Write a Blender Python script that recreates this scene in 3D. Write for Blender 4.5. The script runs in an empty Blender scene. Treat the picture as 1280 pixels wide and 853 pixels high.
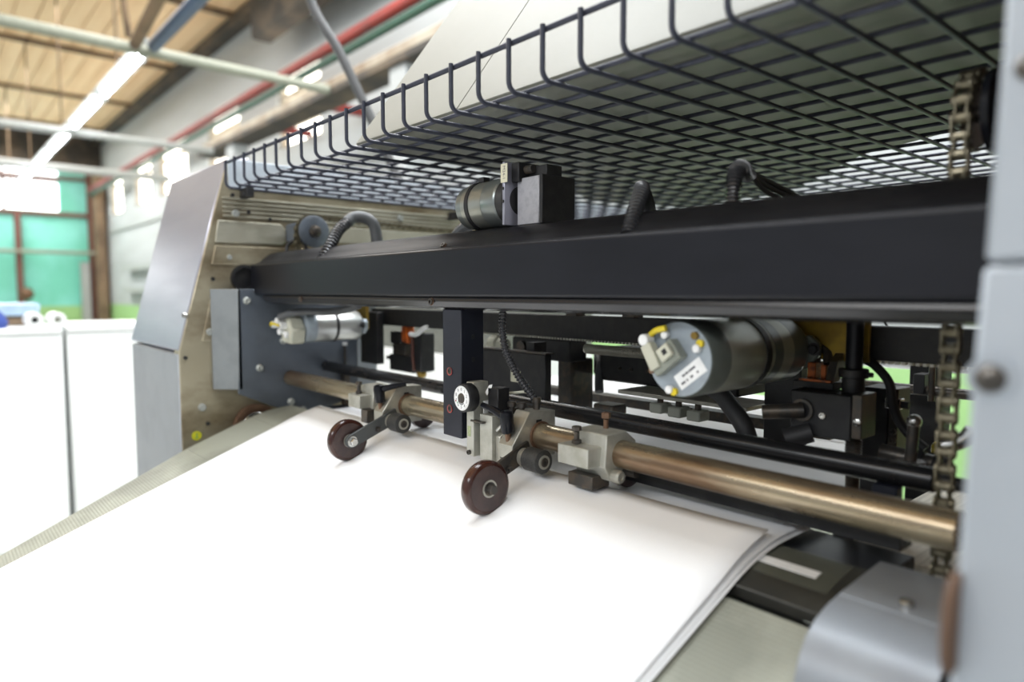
import bpy, bmesh, math, random
from mathutils import Vector, Matrix
random.seed(7)
S = bpy.context.scene
COL = S.collection

# ------------------------------------------------------------------ camera, world, light, exposure
cam_d = bpy.data.cameras.new('camera'); cam = bpy.data.objects.new('camera', cam_d); COL.objects.link(cam)
cam_d.sensor_width = 36.0; cam_d.lens = 24.0; cam_d.clip_start = 0.01; cam_d.clip_end = 200
AZ = math.atan2(740, 853); PT = math.atan(61.5/853)
FW = Vector((-math.cos(AZ)*math.cos(PT), math.sin(AZ)*math.cos(PT), -math.sin(PT)))
RT = Vector((math.sin(AZ), math.cos(AZ), 0)); UP = RT.cross(FW)
cam.matrix_world = Matrix(((RT.x, UP.x, -FW.x, 0), (RT.y, UP.y, -FW.y, 0), (RT.z, UP.z, -FW.z, 0), (0, 0, 0, 1)))
cam_d.dof.use_dof = True; cam_d.dof.focus_distance = 1.0; cam_d.dof.aperture_fstop = 2.2
S.camera = cam

W = bpy.data.worlds.new('world'); S.world = W; W.use_nodes = True
W.node_tree.nodes['Background'].inputs[0].default_value = (0.93, 0.97, 1.0, 1)
W.node_tree.nodes['Background'].inputs[1].default_value = 0.45

def area(name, loc, rot, sx, sy, power, color=(1, 1, 1)):
    l = bpy.data.lights.new(name, 'AREA'); l.shape = 'RECTANGLE'; l.size = sx; l.size_y = sy; l.energy = power; l.color = color
    o = bpy.data.objects.new(name, l); o.location = loc; o.rotation_euler = rot; COL.objects.link(o); return o
area('unseen_hall_light', (-1.2, 0.75, 3.75), (0, 0, 0), 5.0, 1.2, 205, (0.88, 0.94, 1))
area('unseen_hall_light', (0.2, -6.0, 3.7), (math.radians(60), 0, 0), 9.0, 1.2, 260, (0.94, 0.97, 1))
area('unseen_hall_light', (-9.0, 1.6, 3.7), (0, 0, 0), 12.0, 1.2, 280, (1, 0.98, 0.95))
area('unseen_hall_light', (-2.5, 3.1, 3.7), (0, 0, 0), 7.0, 0.8, 280, (0.95, 0.98, 1))  # no fixture; light added to brighten the wall behind the basket
area('unseen_hall_light', (-18.0, 1.2, 3.8), (0, 0, 0), 6.0, 1.5, 300, (1, 0.99, 0.97))  # extra light without a fixture, added to lift the teal end wall
S.view_settings.view_transform = 'Standard'; S.view_settings.look = 'None'; S.view_settings.gamma = 1; S.view_settings.use_curve_mapping = False
S.view_settings.exposure = 0.40

# ------------------------------------------------------------------ materials
MATS = {}
def mat(name, col, rough=0.5, metal=0.0, col2=None, scale=20.0, fac=(0.45, 0.62), bump=0.0, bscale=120.0, stretch=(1, 1, 1), rvar=0.0, spec=0.5, emit=0.0, coat=0.0):
    if name in MATS: return MATS[name]
    m = bpy.data.materials.new(name); m.use_nodes = True; MATS[name] = m
    nt = m.node_tree; N = nt.nodes; L = nt.links; b = N['Principled BSDF']
    b.inputs['Roughness'].default_value = rough; b.inputs['Metallic'].default_value = metal
    b.inputs['Specular IOR Level'].default_value = spec; b.inputs['Coat Weight'].default_value = coat
    b.inputs['Base Color'].default_value = (*col, 1)
    tc = N.new('ShaderNodeTexCoord'); mp = N.new('ShaderNodeMapping'); mp.inputs['Scale'].default_value = stretch
    L.new(tc.outputs['Object'], mp.inputs['Vector'])
    ns = N.new('ShaderNodeTexNoise'); ns.inputs['Scale'].default_value = scale; ns.inputs['Detail'].default_value = 6; ns.inputs['Roughness'].default_value = 0.6
    L.new(mp.outputs[0], ns.inputs['Vector'])
    rp = N.new('ShaderNodeMapRange'); rp.inputs['From Min'].default_value = fac[0]; rp.inputs['From Max'].default_value = fac[1]
    L.new(ns.outputs['Fac'], rp.inputs['Value'])
    mx = N.new('ShaderNodeMix'); mx.data_type = 'RGBA'
    mx.inputs['A'].default_value = (*col, 1); mx.inputs['B'].default_value = (*(col2 or tuple(c*0.88 for c in col)), 1)
    L.new(rp.outputs[0], mx.inputs['Factor']); L.new(mx.outputs['Result'], b.inputs['Base Color'])
    if rvar:
        rr = N.new('ShaderNodeMapRange'); rr.inputs['To Min'].default_value = max(0.03, rough-rvar); rr.inputs['To Max'].default_value = min(1, rough+rvar)
        L.new(ns.outputs['Fac'], rr.inputs['Value']); L.new(rr.outputs[0], b.inputs['Roughness'])
    if bump:
        n2 = N.new('ShaderNodeTexNoise'); n2.inputs['Scale'].default_value = bscale; n2.inputs['Detail'].default_value = 3
        L.new(mp.outputs[0], n2.inputs['Vector'])
        bp = N.new('ShaderNodeBump'); bp.inputs['Strength'].default_value = bump; bp.inputs['Distance'].default_value = 0.002
        L.new(n2.outputs['Fac'], bp.inputs['Height']); L.new(bp.outputs[0], b.inputs['Normal'])
    if emit:
        b.inputs['Emission Color'].default_value = (*col, 1); b.inputs['Emission Strength'].default_value = emit
    return m

M_black = mat('black painted steel', (0.0075, 0.0082, 0.0115), 0.32, 0, (0.012, 0.013, 0.018), 6, rvar=0.10, stretch=(0.3, 1, 1), spec=0.25)
M_black2 = mat('black rail paint', (0.010, 0.010, 0.012), 0.42, 0, (0.016, 0.016, 0.018), 8, rvar=0.08, spec=0.15)
M_blackm = mat('matt black metal', (0.011, 0.011, 0.013), 0.5, 0, (0.022, 0.022, 0.022), 40, rvar=0.1)
M_blackr = mat('worn black rod', (0.012, 0.012, 0.013), 0.26, 0.2, (0.05, 0.032, 0.02), 30, (0.55, 0.8), stretch=(0.35, 1, 1), rvar=0.1)
M_post = mat('dark blue grey steel', (0.011, 0.013, 0.021), 0.42, 0, (0.017, 0.019, 0.029), 12, spec=0.35)
M_rubber = mat('black rubber', (0.018, 0.018, 0.019), 0.6)
M_hose = mat('black corrugated plastic', (0.042, 0.042, 0.046), 0.22, spec=0.8)
M_cable = mat('grey cable sheath', (0.10, 0.105, 0.11), 0.5)
M_silver = mat('brushed silver grey paint', (0.38, 0.38, 0.445), 0.32, 0.5, (0.345, 0.345, 0.41), 5, stretch=(0.4, 8, 1), rvar=0.07)
M_grey = mat('blue grey enamel', (0.27, 0.295, 0.325), 0.40, 0.15, (0.235, 0.255, 0.285), 8, bump=0.05, bscale=300)
M_greydk = mat('slate grey enamel', (0.115, 0.135, 0.165), 0.38, 0.2, (0.095, 0.11, 0.13), 9, rvar=0.05)
M_frame = mat('side frame pale enamel', (0.37, 0.41, 0.46), 0.5, 0.0, (0.345, 0.385, 0.435), 6, bump=0.05, bscale=400)
M_topc = mat('pale blue grey enamel', (0.52, 0.58, 0.64), 0.45)
M_plate = mat('oily machined steel', (0.40, 0.36, 0.26), 0.42, 0.45, (0.15, 0.11, 0.06), 8, (0.42, 0.66), stretch=(1, 0.5, 1.0), rvar=0.12, bump=0.06, bscale=60)
M_plate2 = mat('clean machined steel', (0.46, 0.445, 0.365), 0.40, 0.45, (0.31, 0.295, 0.23), 10, stretch=(1, 0.4, 2), rvar=0.1)
M_rod = mat('tarnished brass rod', (0.50, 0.44, 0.31), 0.27, 0.75, (0.20, 0.13, 0.08), 11, (0.38, 0.66), stretch=(0.35, 1.6, 1.6), rvar=0.12)
M_alu = mat('satin aluminium', (0.50, 0.49, 0.43), 0.36, 0.6, (0.38, 0.37, 0.32), 25, rvar=0.08)
M_alu2 = mat('pale cast aluminium', (0.48, 0.48, 0.43), 0.40, 0.35, (0.38, 0.375, 0.32), 30, bump=0.05, bscale=500)
M_steel = mat('bright steel', (0.62, 0.62, 0.60), 0.22, 0.95, (0.5, 0.5, 0.48), 60)
M_bolt = mat('dull zinc bolt', (0.40, 0.42, 0.40), 0.35, 0.3)
M_flange = mat('pale slate enamel', (0.24, 0.26, 0.27), 0.4, 0.15)
M_darksteel = mat('dark oxide steel', (0.07, 0.065, 0.06), 0.38, 0.6, (0.11, 0.09, 0.07), 60, rvar=0.1)
M_rust = mat('rusty brown steel', (0.20, 0.115, 0.07), 0.55, 0.4, (0.12, 0.06, 0.035), 30)
M_wheel = mat('dark brown phenolic', (0.040, 0.022, 0.021), 0.30, 0, (0.060, 0.034, 0.030), 60, rvar=0.06)
M_wheelrim = mat('glossy brown rim', (0.035, 0.012, 0.009), 0.16, 0, (0.05, 0.018, 0.012), 30)
M_knurl = mat('knurled grey roller', (0.042, 0.042, 0.041), 0.5, 0.3, (0.06, 0.06, 0.057), 300, bump=0.5, bscale=900)
M_paper = mat('white paper', (0.90, 0.905, 0.91), 0.62, 0, (0.88, 0.885, 0.89), 5, spec=0.25)
M_paper2 = mat('pale board stack', (0.66, 0.63, 0.55), 0.7, 0, (0.52, 0.50, 0.43), 200, stretch=(1, 0.05, 1))
M_hood = mat('beige grey enamel', (0.148, 0.150, 0.122), 0.5, 0, (0.139, 0.141, 0.114), 4, bump=0.08, bscale=500)
M_wire = mat('dark blue grey coated wire', (0.050, 0.054, 0.074), 0.45, 0.0, (0.038, 0.042, 0.06), 30, spec=0.25)
M_table = mat('grey green ribbed conveyor', (0.30, 0.305, 0.25), 0.5, 0.1, (0.20, 0.205, 0.165), 5, stretch=(1, 1, 1), rvar=0.08)
M_tabledk = mat('worn dark steel deck', (0.045, 0.045, 0.040), 0.36, 0.3, (0.11, 0.11, 0.09), 9, (0.45, 0.8), rvar=0.12)
M_white = mat('white enamel', (0.84, 0.86, 0.85), 0.45, 0, (0.80, 0.82, 0.81), 2)
M_label = mat('white label', (0.85, 0.86, 0.86), 0.5)
M_ivory = mat('ivory label', (0.62, 0.60, 0.45), 0.5)
M_print = mat('grey print', (0.12, 0.12, 0.13), 0.6)
M_printr = mat('red print', (0.38, 0.07, 0.06), 0.6)
M_printg = mat('green print', (0.10, 0.35, 0.15), 0.6)
M_yellow = mat('yellow plastic', (0.72, 0.56, 0.02), 0.4)
M_yellowz = mat('yellow passivated steel', (0.34, 0.23, 0.03), 0.4, 0.5, (0.22, 0.14, 0.03), 20)
M_sticker = mat('yellow sticker', (0.62, 0.60, 0.02), 0.5)
M_motor = mat('olive grey motor shell', (0.36, 0.37, 0.30), 0.30, 0.25, (0.30, 0.31, 0.25), 12, rvar=0.06)
M_motordk = mat('dark green grey motor ring', (0.10, 0.115, 0.10), 0.28, 0.1, (0.12, 0.135, 0.12), 12)
M_motorface = mat('blue grey motor cap', (0.33, 0.38, 0.42), 0.4, 0.2, (0.29, 0.33, 0.37), 30)
M_conn = mat('cream connector plastic', (0.55, 0.55, 0.45), 0.45)
M_orange = mat('orange copper enamel', (0.75, 0.16, 0.02), 0.35, 0.4, (0.4, 0.08, 0.02), 50)
M_teal = mat('teal painted wall', (0.17, 0.58, 0.45), 0.6, 0, (0.24, 0.68, 0.60), 0.7)
M_greenp = mat('green dado paint', (0.33, 0.56, 0.23), 0.6, 0, (0.31, 0.53, 0.22), 1.5)
M_wall = mat('grey white wall paint', (0.46, 0.49, 0.50), 0.7, 0, (0.36, 0.38, 0.38), 0.8, (0.4, 0.75), stretch=(0.4, 1, 3))
M_plank = mat('tan roof boards', (0.86, 0.64, 0.40), 0.7, 0, (0.72, 0.48, 0.26), 1.6, (0.4, 0.72), stretch=(0.25, 3, 1))
M_purlin = mat('brown timber', (0.22, 0.15, 0.09), 0.7, 0, (0.12, 0.08, 0.05), 3)
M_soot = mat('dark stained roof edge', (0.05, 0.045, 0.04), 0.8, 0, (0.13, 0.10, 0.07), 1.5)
M_conc = mat('stained concrete', (0.40, 0.36, 0.29), 0.8, 0, (0.20, 0.14, 0.09), 1.8, (0.45, 0.7), stretch=(1, 1, 0.6))
M_floor = mat('concrete floor', (0.50, 0.50, 0.47), 0.55, 0, (0.42, 0.42, 0.40), 1.5)
M_pipe = mat('pale green pipe paint', (0.26, 0.275, 0.22), 0.5)
M_pipeg = mat('grey truss paint', (0.36, 0.38, 0.37), 0.5)
M_red = mat('red pipe paint', (0.24, 0.022, 0.016), 0.5, 0, (0.17, 0.022, 0.018), 2)
M_greenpipe = mat('dark green pipe paint', (0.018, 0.075, 0.048), 0.5)
M_blue = mat('blue steel paint', (0.06, 0.10, 0.18), 0.45)
M_brown = mat('brown steel paint', (0.15, 0.06, 0.045), 0.55)
M_bluep = mat('blue fabric', (0.02, 0.05, 0.25), 0.7)
M_lightblue = mat('pale blue plastic', (0.35, 0.47, 0.60), 0.45)
M_lamp = mat('lamp tube', (0.93, 0.96, 1.0), 0.5, emit=22.0)
M_pane = mat('daylit pane', (1.0, 0.96, 0.86), 0.3, emit=3.6)
M_pane2 = mat('daylit pane cool', (0.97, 0.99, 1.0), 0.3, emit=3.2)

def ribbed_table():
    m = M_table; nt = m.node_tree; N = nt.nodes; L = nt.links; b = N['Principled BSDF']
    tc = N.new('ShaderNodeTexCoord')
    w1 = N.new('ShaderNodeTexWave'); w1.wave_type = 'BANDS'; w1.bands_direction = 'X'; w1.inputs['Scale'].default_value = 62
    w2 = N.new('ShaderNodeTexWave'); w2.wave_type = 'BANDS'; w2.bands_direction = 'Y'; w2.inputs['Scale'].default_value = 62
    for w in (w1, w2): L.new(tc.outputs['Object'], w.inputs['Vector'])
    ad = N.new('ShaderNodeMath'); ad.operation = 'ADD'; L.new(w1.outputs['Fac'], ad.inputs[0]); L.new(w2.outputs['Fac'], ad.inputs[1])
    bp = N.new('ShaderNodeBump'); bp.inputs['Strength'].default_value = 0.32; bp.inputs['Distance'].default_value = 0.0012
    L.new(ad.outputs[0], bp.inputs['Height']); L.new(bp.outputs[0], b.inputs['Normal'])
ribbed_table()

# ------------------------------------------------------------------ geometry helpers
class MB:
    def __init__(s): s.v = []; s.f = []
    def _add(s, vs, fs):
        o = len(s.v); s.v += [tuple(p) for p in vs]; s.f += [tuple(i+o for i in f) for f in fs]; return s
    def box(s, x0, x1, y0, y1, z0, z1):
        return s._add([(x, y, z) for x in (x0, x1) for y in (y0, y1) for z in (z0, z1)],
                      [(0, 1, 3, 2), (4, 6, 7, 5), (0, 4, 5, 1), (2, 3, 7, 6), (0, 2, 6, 4), (1, 5, 7, 3)])
    def prism(s, pts, axis, a, b):
        n = len(pts)
        def P(p, t): return {'x': (t, p[0], p[1]), 'y': (p[0], t, p[1]), 'z': (p[0], p[1], t)}[axis]
        return s._add([P(p, a) for p in pts]+[P(p, b) for p in pts],
                      [tuple(range(n)), tuple(range(2*n-1, n-1, -1))]+[(i, (i+1) % n, n+(i+1) % n, n+i) for i in range(n)])
    def lathe(s, p0, d, prof, seg=24, caps=True):
        d = Vector(d).normalized(); p0 = Vector(p0)
        u = d.orthogonal().normalized(); w = d.cross(u); vs = []; fs = []
        for t, r in prof:
            for k in range(seg):
                a = 2*math.pi*k/seg; vs.append(p0+d*t+(u*math.cos(a)+w*math.sin(a))*r)
        for i in range(len(prof)-1):
            for k in range(seg): fs.append((i*seg+k, i*seg+(k+1) % seg, (i+1)*seg+(k+1) % seg, (i+1)*seg+k))
        if caps: fs += [tuple(range(seg)), tuple(reversed(range((len(prof)-1)*seg, len(prof)*seg)))]
        return s._add(vs, fs)
    def cyl(s, p0, p1, r, r2=None, seg=20, bev=0.0):
        d = Vector(p1)-Vector(p0); l = d.length; r2 = r if r2 is None else r2
        pr = [(0, r), (l, r2)] if not bev else [(0, r-bev), (bev, r), (l-bev, r2), (l, r2-bev)]
        return s.lathe(p0, d, pr, seg)
    def ball(s, c, r, seg=14, n=8):
        return s.lathe((c[0], c[1], c[2]-r), (0, 0, 1), [(r-r*math.cos(math.pi*i/n), max(1e-5, r*math.sin(math.pi*i/n))) for i in range(n+1)], seg)
    def ring(s, p0, d, r0, r1, h, seg=32):
        d = Vector(d).normalized()
        prof = [(0, r0), (0, r1), (h, r1), (h, r0), (0, r0)]
        return s.lathe(p0, d, prof, seg, caps=False)
    def tube(s, pts, r, seg=8, rf=None):
        pts = [Vector(p) for p in pts]; n = len(pts); vs = []; fs = []; u = None
        for i, p in enumerate(pts):
            t = (pts[min(i+1, n-1)]-pts[max(i-1, 0)]).normalized()
            u = t.orthogonal().normalized() if u is None else (u-t*u.dot(t)).normalized()
            w = t.cross(u); rr = rf(i) if rf else r
            for k in range(seg):
                a = 2*math.pi*k/seg; vs.append(p+(u*math.cos(a)+w*math.sin(a))*rr)
        for i in range(n-1):
            for k in range(seg): fs.append((i*seg+k, i*seg+(k+1) % seg, (i+1)*seg+(k+1) % seg, (i+1)*seg+k))
        fs += [tuple(range(seg)), tuple(reversed(range((n-1)*seg, n*seg)))]
        return s._add(vs, fs)
    def hexbolt(s, p, d, r, h, washer=True):
        d = Vector(d).normalized(); p = Vector(p)
        if washer: s.lathe(p, d, [(0, r*1.35), (h*0.18, r*1.35)], 16)
        return s.lathe(p+d*h*0.18, d, [(0, r), (h*0.7, r), (h*0.82, r*0.86)], 6)
    def socket(s, p, d, r, h):
        d = Vector(d).normalized(); p = Vector(p)
        return s.lathe(p, d, [(0, r), (h*0.85, r), (h, r*0.9), (h, r*0.5), (h*0.35, r*0.48)], 16)

def root_loc(o):
    l = Vector((0, 0, 0))
    while o is not None: l += o.location; o = o.parent
    return l

def build(name, mb, m, parent=None, bevel=0.0, ang=35, segs=1):
    me = bpy.data.meshes.new(name); o = bpy.data.objects.new(name, me); COL.objects.link(o)
    vs = [Vector(v) for v in mb.v]
    if parent is not None:
        base = root_loc(parent); o.parent = parent
    else:
        xs = [v.x for v in vs]; ys = [v.y for v in vs]; zs = [v.z for v in vs]
        base = Vector(((min(xs)+max(xs))/2, (min(ys)+max(ys))/2, min(zs))); o.location = base
    me.from_pydata([tuple(v-base) for v in vs], [], mb.f)
    bm = bmesh.new(); bm.from_mesh(me); bmesh.ops.recalc_face_normals(bm, faces=bm.faces); bm.to_mesh(me); bm.free()
    me.materials.append(m)
    me.polygons.foreach_set('use_smooth', [True]*len(me.polygons)); me.set_sharp_from_angle(angle=math.radians(ang))
    if bevel:
        b = o.modifiers.new('bevel', 'BEVEL'); b.width = bevel; b.segments = segs; b.limit_method = 'ANGLE'; b.angle_limit = math.radians(40)
    return o

def thing(name, loc, label, cat, group=None):
    o = bpy.data.objects.new(name, None); o.empty_display_size = 0.02; COL.objects.link(o); o.location = loc
    return tag(o, label, cat, group)
def tag(o, label, cat, group=None):
    o['label'] = label; o['category'] = cat; o['kind'] = 'thing'
    if group: o['group'] = group
    return o
def struct(o):
    o['kind'] = 'structure'; return o
def share(o, parent, off):
    c = o.copy(); COL.objects.link(c); c.parent = parent; c.location = Vector(o.location)+Vector(off); return c
def smooth_path(pts, n=12):
    P = [Vector(p) for p in pts]; P = [P[0]*2-P[1]]+P+[P[-1]*2-P[-2]]; out = []
    for i in range(1, len(P)-2):
        for k in range(n):
            t = k/n; a, b, c, d = P[i-1], P[i], P[i+1], P[i+2]
            out.append(0.5*((2*b)+(c-a)*t+(2*a-5*b+4*c-d)*t*t+(3*b-a-3*c+d)*t**3))
    out.append(P[-2]); return out
def resample(pts, step):
    out = [pts[0]]; acc = 0.0
    for a, b in zip(pts, pts[1:]):
        l = (b-a).length; t = step-acc
        while t <= l and l > 0:
            out.append(a+(b-a)*(t/l)); t += step
        acc = (acc+l) % step
    return out
def corrugated(pts, r, pitch=0.0035):
    p = resample(smooth_path(pts, 30), pitch/4)
    return MB().tube(p, r, 12, rf=lambda i: (r, r*0.97, r*0.70, r*0.70)[i % 4])
def text(name, body, m, parent, loc, xdir, ydir, size, align='CENTER'):
    c = bpy.data.curves.new(name, 'FONT'); c.body = body; c.size = size; c.align_x = align; c.align_y = 'CENTER'; c.extrude = 0.00005
    tmp = bpy.data.objects.new(name, c); me = bpy.data.meshes.new_from_object(tmp); bpy.data.objects.remove(tmp); me.name = name
    o = bpy.data.objects.new(name, me); COL.objects.link(o); me.materials.clear(); me.materials.append(m)
    x = Vector(xdir).normalized(); y = Vector(ydir); y = (y-x*y.dot(x)).normalized(); z = x.cross(y)
    o.parent = parent
    l = Vector(loc)-root_loc(parent)
    o.matrix_local = Matrix(((x.x, y.x, z.x, l.x), (x.y, y.y, z.y, l.y), (x.z, y.z, z.z, l.z), (0, 0, 0, 1)))
    return o
# ------------------------------------------------------------------ the setting
FZ = -1.35; CZ = 4.2; XE = -22.0; YW = 4.0
fl = MB().box(XE-0.3, 6, -9, YW+0.3, FZ-0.2, FZ); struct(build('floor', fl, M_floor))
ceil = struct(build('ceiling', MB().box(XE-0.2, 3, -7, YW+0.2, CZ+0.06, CZ+0.12), M_soot))
pl = None; ny = 36; w = 0.3
for i in range(ny):
    y0 = YW-0.02-(i+1)*w
    if pl is None:
        pl = build('plank', MB().box(XE+0.3, 2.6, y0+0.008, y0+w-0.008, CZ, CZ+0.06), M_plank, ceil); pl0 = y0
    else: share(pl, ceil, (0, y0-pl0, random.uniform(0, 0.012)))
for x in (-20.6, -17.4, -14.1, -10.8, -7.5, -4.2):
    build('purlin', MB().box(x-0.045, x+0.045, -6.5, YW, CZ-0.07, CZ-0.001), M_purlin, ceil)

# side wall with real window openings
WIN = [(-9.75, -8.35), (-12.9, -11.25), (-16.2, -14.1), (-18.4, -16.75), (-21.0, -19.6)]
WZ0, WZ1 = 2.02, 3.12
wb = MB(); xs = [XE-0.2]+[x for p in sorted(WIN) for x in p]+[6.0]
for i in range(0, len(xs), 2): wb.box(xs[i], xs[i+1], YW, YW+0.3, WZ0, WZ1)
wb.box(XE-0.2, 6, YW, YW+0.3, WZ1, CZ+0.1); wb.box(XE-0.2, 6, YW, YW+0.3, -0.33, WZ0)
wside = struct(build('wall_side', wb, M_wall))
build('dado', MB().box(XE-0.2, 6, YW-0.005, YW+0.3, FZ, -0.33), M_greenp, wside)
build('conduit', MB().box(XE+0.1, -6, YW-0.05, YW-0.002, 1.55, 1.62), M_pipeg, wside)
build('dark_cornice', MB().box(XE, 2.5, YW-0.22, YW-0.002, CZ-0.16, CZ-0.02), M_soot, wside)
for k, (x0, x1) in enumerate(WIN):
    wn = bpy.data.objects.new('window_%d' % (k+1), None); COL.objects.link(wn); wn.location = ((x0+x1)/2, YW, WZ0); struct(wn)
    fr = MB(); t = 0.05
    for a, b, c, d in ((x0, x1, WZ0, WZ0+t), (x0, x1, WZ1-t, WZ1), (x0, x0+t, WZ0+t, WZ1-t), (x1-t, x1, WZ0+t, WZ1-t), (x0+t, x1-t, WZ0+0.70, WZ0+0.76)):
        fr.box(a, b, YW+0.06, YW+0.12, c, d)
    f = build('window_frame', fr, M_conc, wn)
    nx, nz = 3, 4; pw = (x1-x0-2*t)/nx; ph = (WZ1-WZ0-2*t)/nz
    for i in range(nx):
        for j in range(nz):
            build('pane', MB().box(x0+t+i*pw+0.012, x0+t+(i+1)*pw-0.012, YW+0.13, YW+0.14, WZ0+t+j*ph+0.012, WZ0+t+(j+1)*ph-0.012), M_pane, wn)
    build('glazing_bar', MB().box(x0, x1, YW+0.141, YW+0.16, WZ0, WZ1), M_conc, wn)

# end wall, teal
EW = (-8.14, 2.98, 2.15, 3.27)
eb = MB()
eb.box(XE-0.3, XE, -9, EW[0], -0.38, CZ); eb.box(XE-0.3, XE, EW[1], YW, -0.38, 3.4); eb.box(XE-0.3, XE, EW[0], EW[1], -0.38, EW[2]); eb.box(XE-0.3, XE, EW[0], EW[1], EW[3], 3.4)
wend = struct(build('wall_end', eb, M_teal))
build('dado', MB().box(XE-0.3, XE+0.005, -9, YW, FZ, -0.38), M_greenp, wend)
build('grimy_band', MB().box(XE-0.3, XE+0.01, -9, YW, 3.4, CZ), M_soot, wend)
build('rail', MB().box(XE+0.02, XE+0.12, -8, 3.98, 2.02, 2.13), M_brown, wend)
build('rail', MB().box(XE+0.02, XE+0.10, -8, 3.98, 3.00, 3.08), M_brown, wend)
wn = bpy.data.objects.new('window_6', None); COL.objects.link(wn); wn.location = (XE, 0, EW[2]); struct(wn)
fr = MB(); fr.box(XE-0.1, XE-0.04, EW[0], EW[1], 2.92, 3.0)
yy = EW[0]
while yy < EW[1]: fr.box(XE-0.1, XE-0.04, yy, yy+0.05, EW[2], EW[3]); yy += 1.236
build('window_frame', fr, M_brown, wn)
for j in range(9):
    for z0, z1 in ((EW[2]+0.02, 2.91), (3.01, EW[3]-0.02)):
        build('pane', MB().box(XE-0.13, XE-0.12, EW[0]+0.06+j*1.236, EW[0]+1.22+j*1.236, z0, z1), M_pane2, wn)
build('glazing_bar', MB().box(XE-0.20, XE-0.18, EW[0], EW[1], EW[2], EW[3]), M_conc, wn)

def col(name, x0, x1, y0, y1, z1, m, label, z0=FZ):
    return tag(build(name, MB().box(x0, x1, y0, y1, z0, z1), m), label, 'column')
col('wall_stanchion', XE+0.15, XE+0.35, 3.36, 3.56, 0.8, M_pipeg, 'short pale grey post in front of the teal end wall')
col('wall_stanchion', XE+0.13, XE+0.19, 3.585, 3.70, 3.3, M_brown, 'tall red-brown steel post on the teal end wall, near the corner')
col('wall_stanchion', XE+0.13, XE+0.30, 1.94, 2.08, 2.02, M_brown, 'brown steel post on the teal wall below the left window')
col('wall_stanchion', -21.8, -21.3, 3.70, 3.92, 3.2, M_purlin, 'dark column in the corner of teal and grey walls')

def pipe(name, pts, r, m, label, cat='pipe', group=None, seg=12):
    return tag(build(name, MB().tube(pts, r, seg), m), label, cat, group)
pipe('wall_pipe', [(XE+0.45, -6, 1.03), (XE+0.45, 3.7, 1.04)], 0.05, M_pipe, 'pale green pipe running low along the teal end wall')
pipe('truss_tube', [(-6.4, -6, 2.04), (-6.4, 3.15, 1.99)], 0.045, M_pipe, 'pale green roof tie tube crossing above the near end of the lamps')
pipe('truss_tube', [(-9.905, -6, 1.99), (-9.905, 3.15, 1.93)], 0.045, M_pipeg, 'grey roof tie tube crossing the lamp row halfway along')
pipe('truss_tube', [(-13.405, -6, 2.02), (-13.405, 3.5, 2.02)], 0.065, M_pipeg, 'thick grey roof tie tube, farthest of the crossing tubes')
pipe('ceiling_pipe', [(-21.5, 3.6, 2.72), (-2.5, 3.6, 2.72)], 0.06, M_red, 'red pipe running along the wall across the windows')
pipe('ceiling_pipe', [(-21.5, 3.62, 2.60), (-2.5, 3.62, 2.60)], 0.045, M_greenpipe, 'dark green pipe running just under the red pipe')
pipe('lamp_track', [(-6.30, 1.56, 2.02), (-3.5, 1.54, 2.0)], 0.05, M_blue, 'blue steel tube continuing the lamp row toward the viewer', 'tube')
pipe('roof_brace', [(-6.29, 1.42, 2.0), (-4.6, 1.34, 2.12)], 0.045, M_purlin, 'dark roof brace beside the blue lamp tube', 'brace')
pipe('roof_brace', [(-6.40, 1.40, 2.08), (-6.1, 1.25, 2.75), (-5.75, 1.1, 4.19)], 0.025, M_purlin, 'thin dark hanger rod rising from the near lamp end', 'brace')
# crane runway beam with legs
cr = thing('crane_runway', (-9, 3.2, FZ), 'stained concrete crane runway ledge under the wall windows', 'ledge')
build('runway', MB().box(-10.6, -1.5, 3.22, 3.42, 2.00, 2.135), M_conc, cr, 0.01)
build('flange', MB().box(-10.6, -1.5, 3.16, 3.46, 1.95, 2.01), M_soot, cr)
for x in (-9.4, -5.2): build('leg', MB().box(x-0.13, x+0.13, 3.2, 3.42, FZ, 1.95), M_wall, cr, 0.01)
for x in (-8.6, -7.2, -5.4, -4.2): build('bracket', MB().box(x-0.05, x+0.05, 3.42, 3.98, 2.02, 2.10), M_red, cr)
tag(build('roof_girder', MB().box(-9.2, -2.0, 3.45, 3.72, 3.3, 4.02), M_soot, None, 0.02), 'dark girder under the roof above the red pipe', 'girder')
tag(build('hanging_hose', MB().tube(smooth_path([(-2.2, 0.98, 1.25), (-2.15, 1.0, 0.95), (-2.07, 1.06, 0.77), (-2.0, 1.12, 0.58), (-1.95, 1.16, 0.44), (-1.9, 1.2, 0.3)], 8), 0.015, 10), mat('dull grey cable', (0.07, 0.072, 0.075), 0.5)), 'grey cable curving down behind the wire basket', 'cable')

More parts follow.
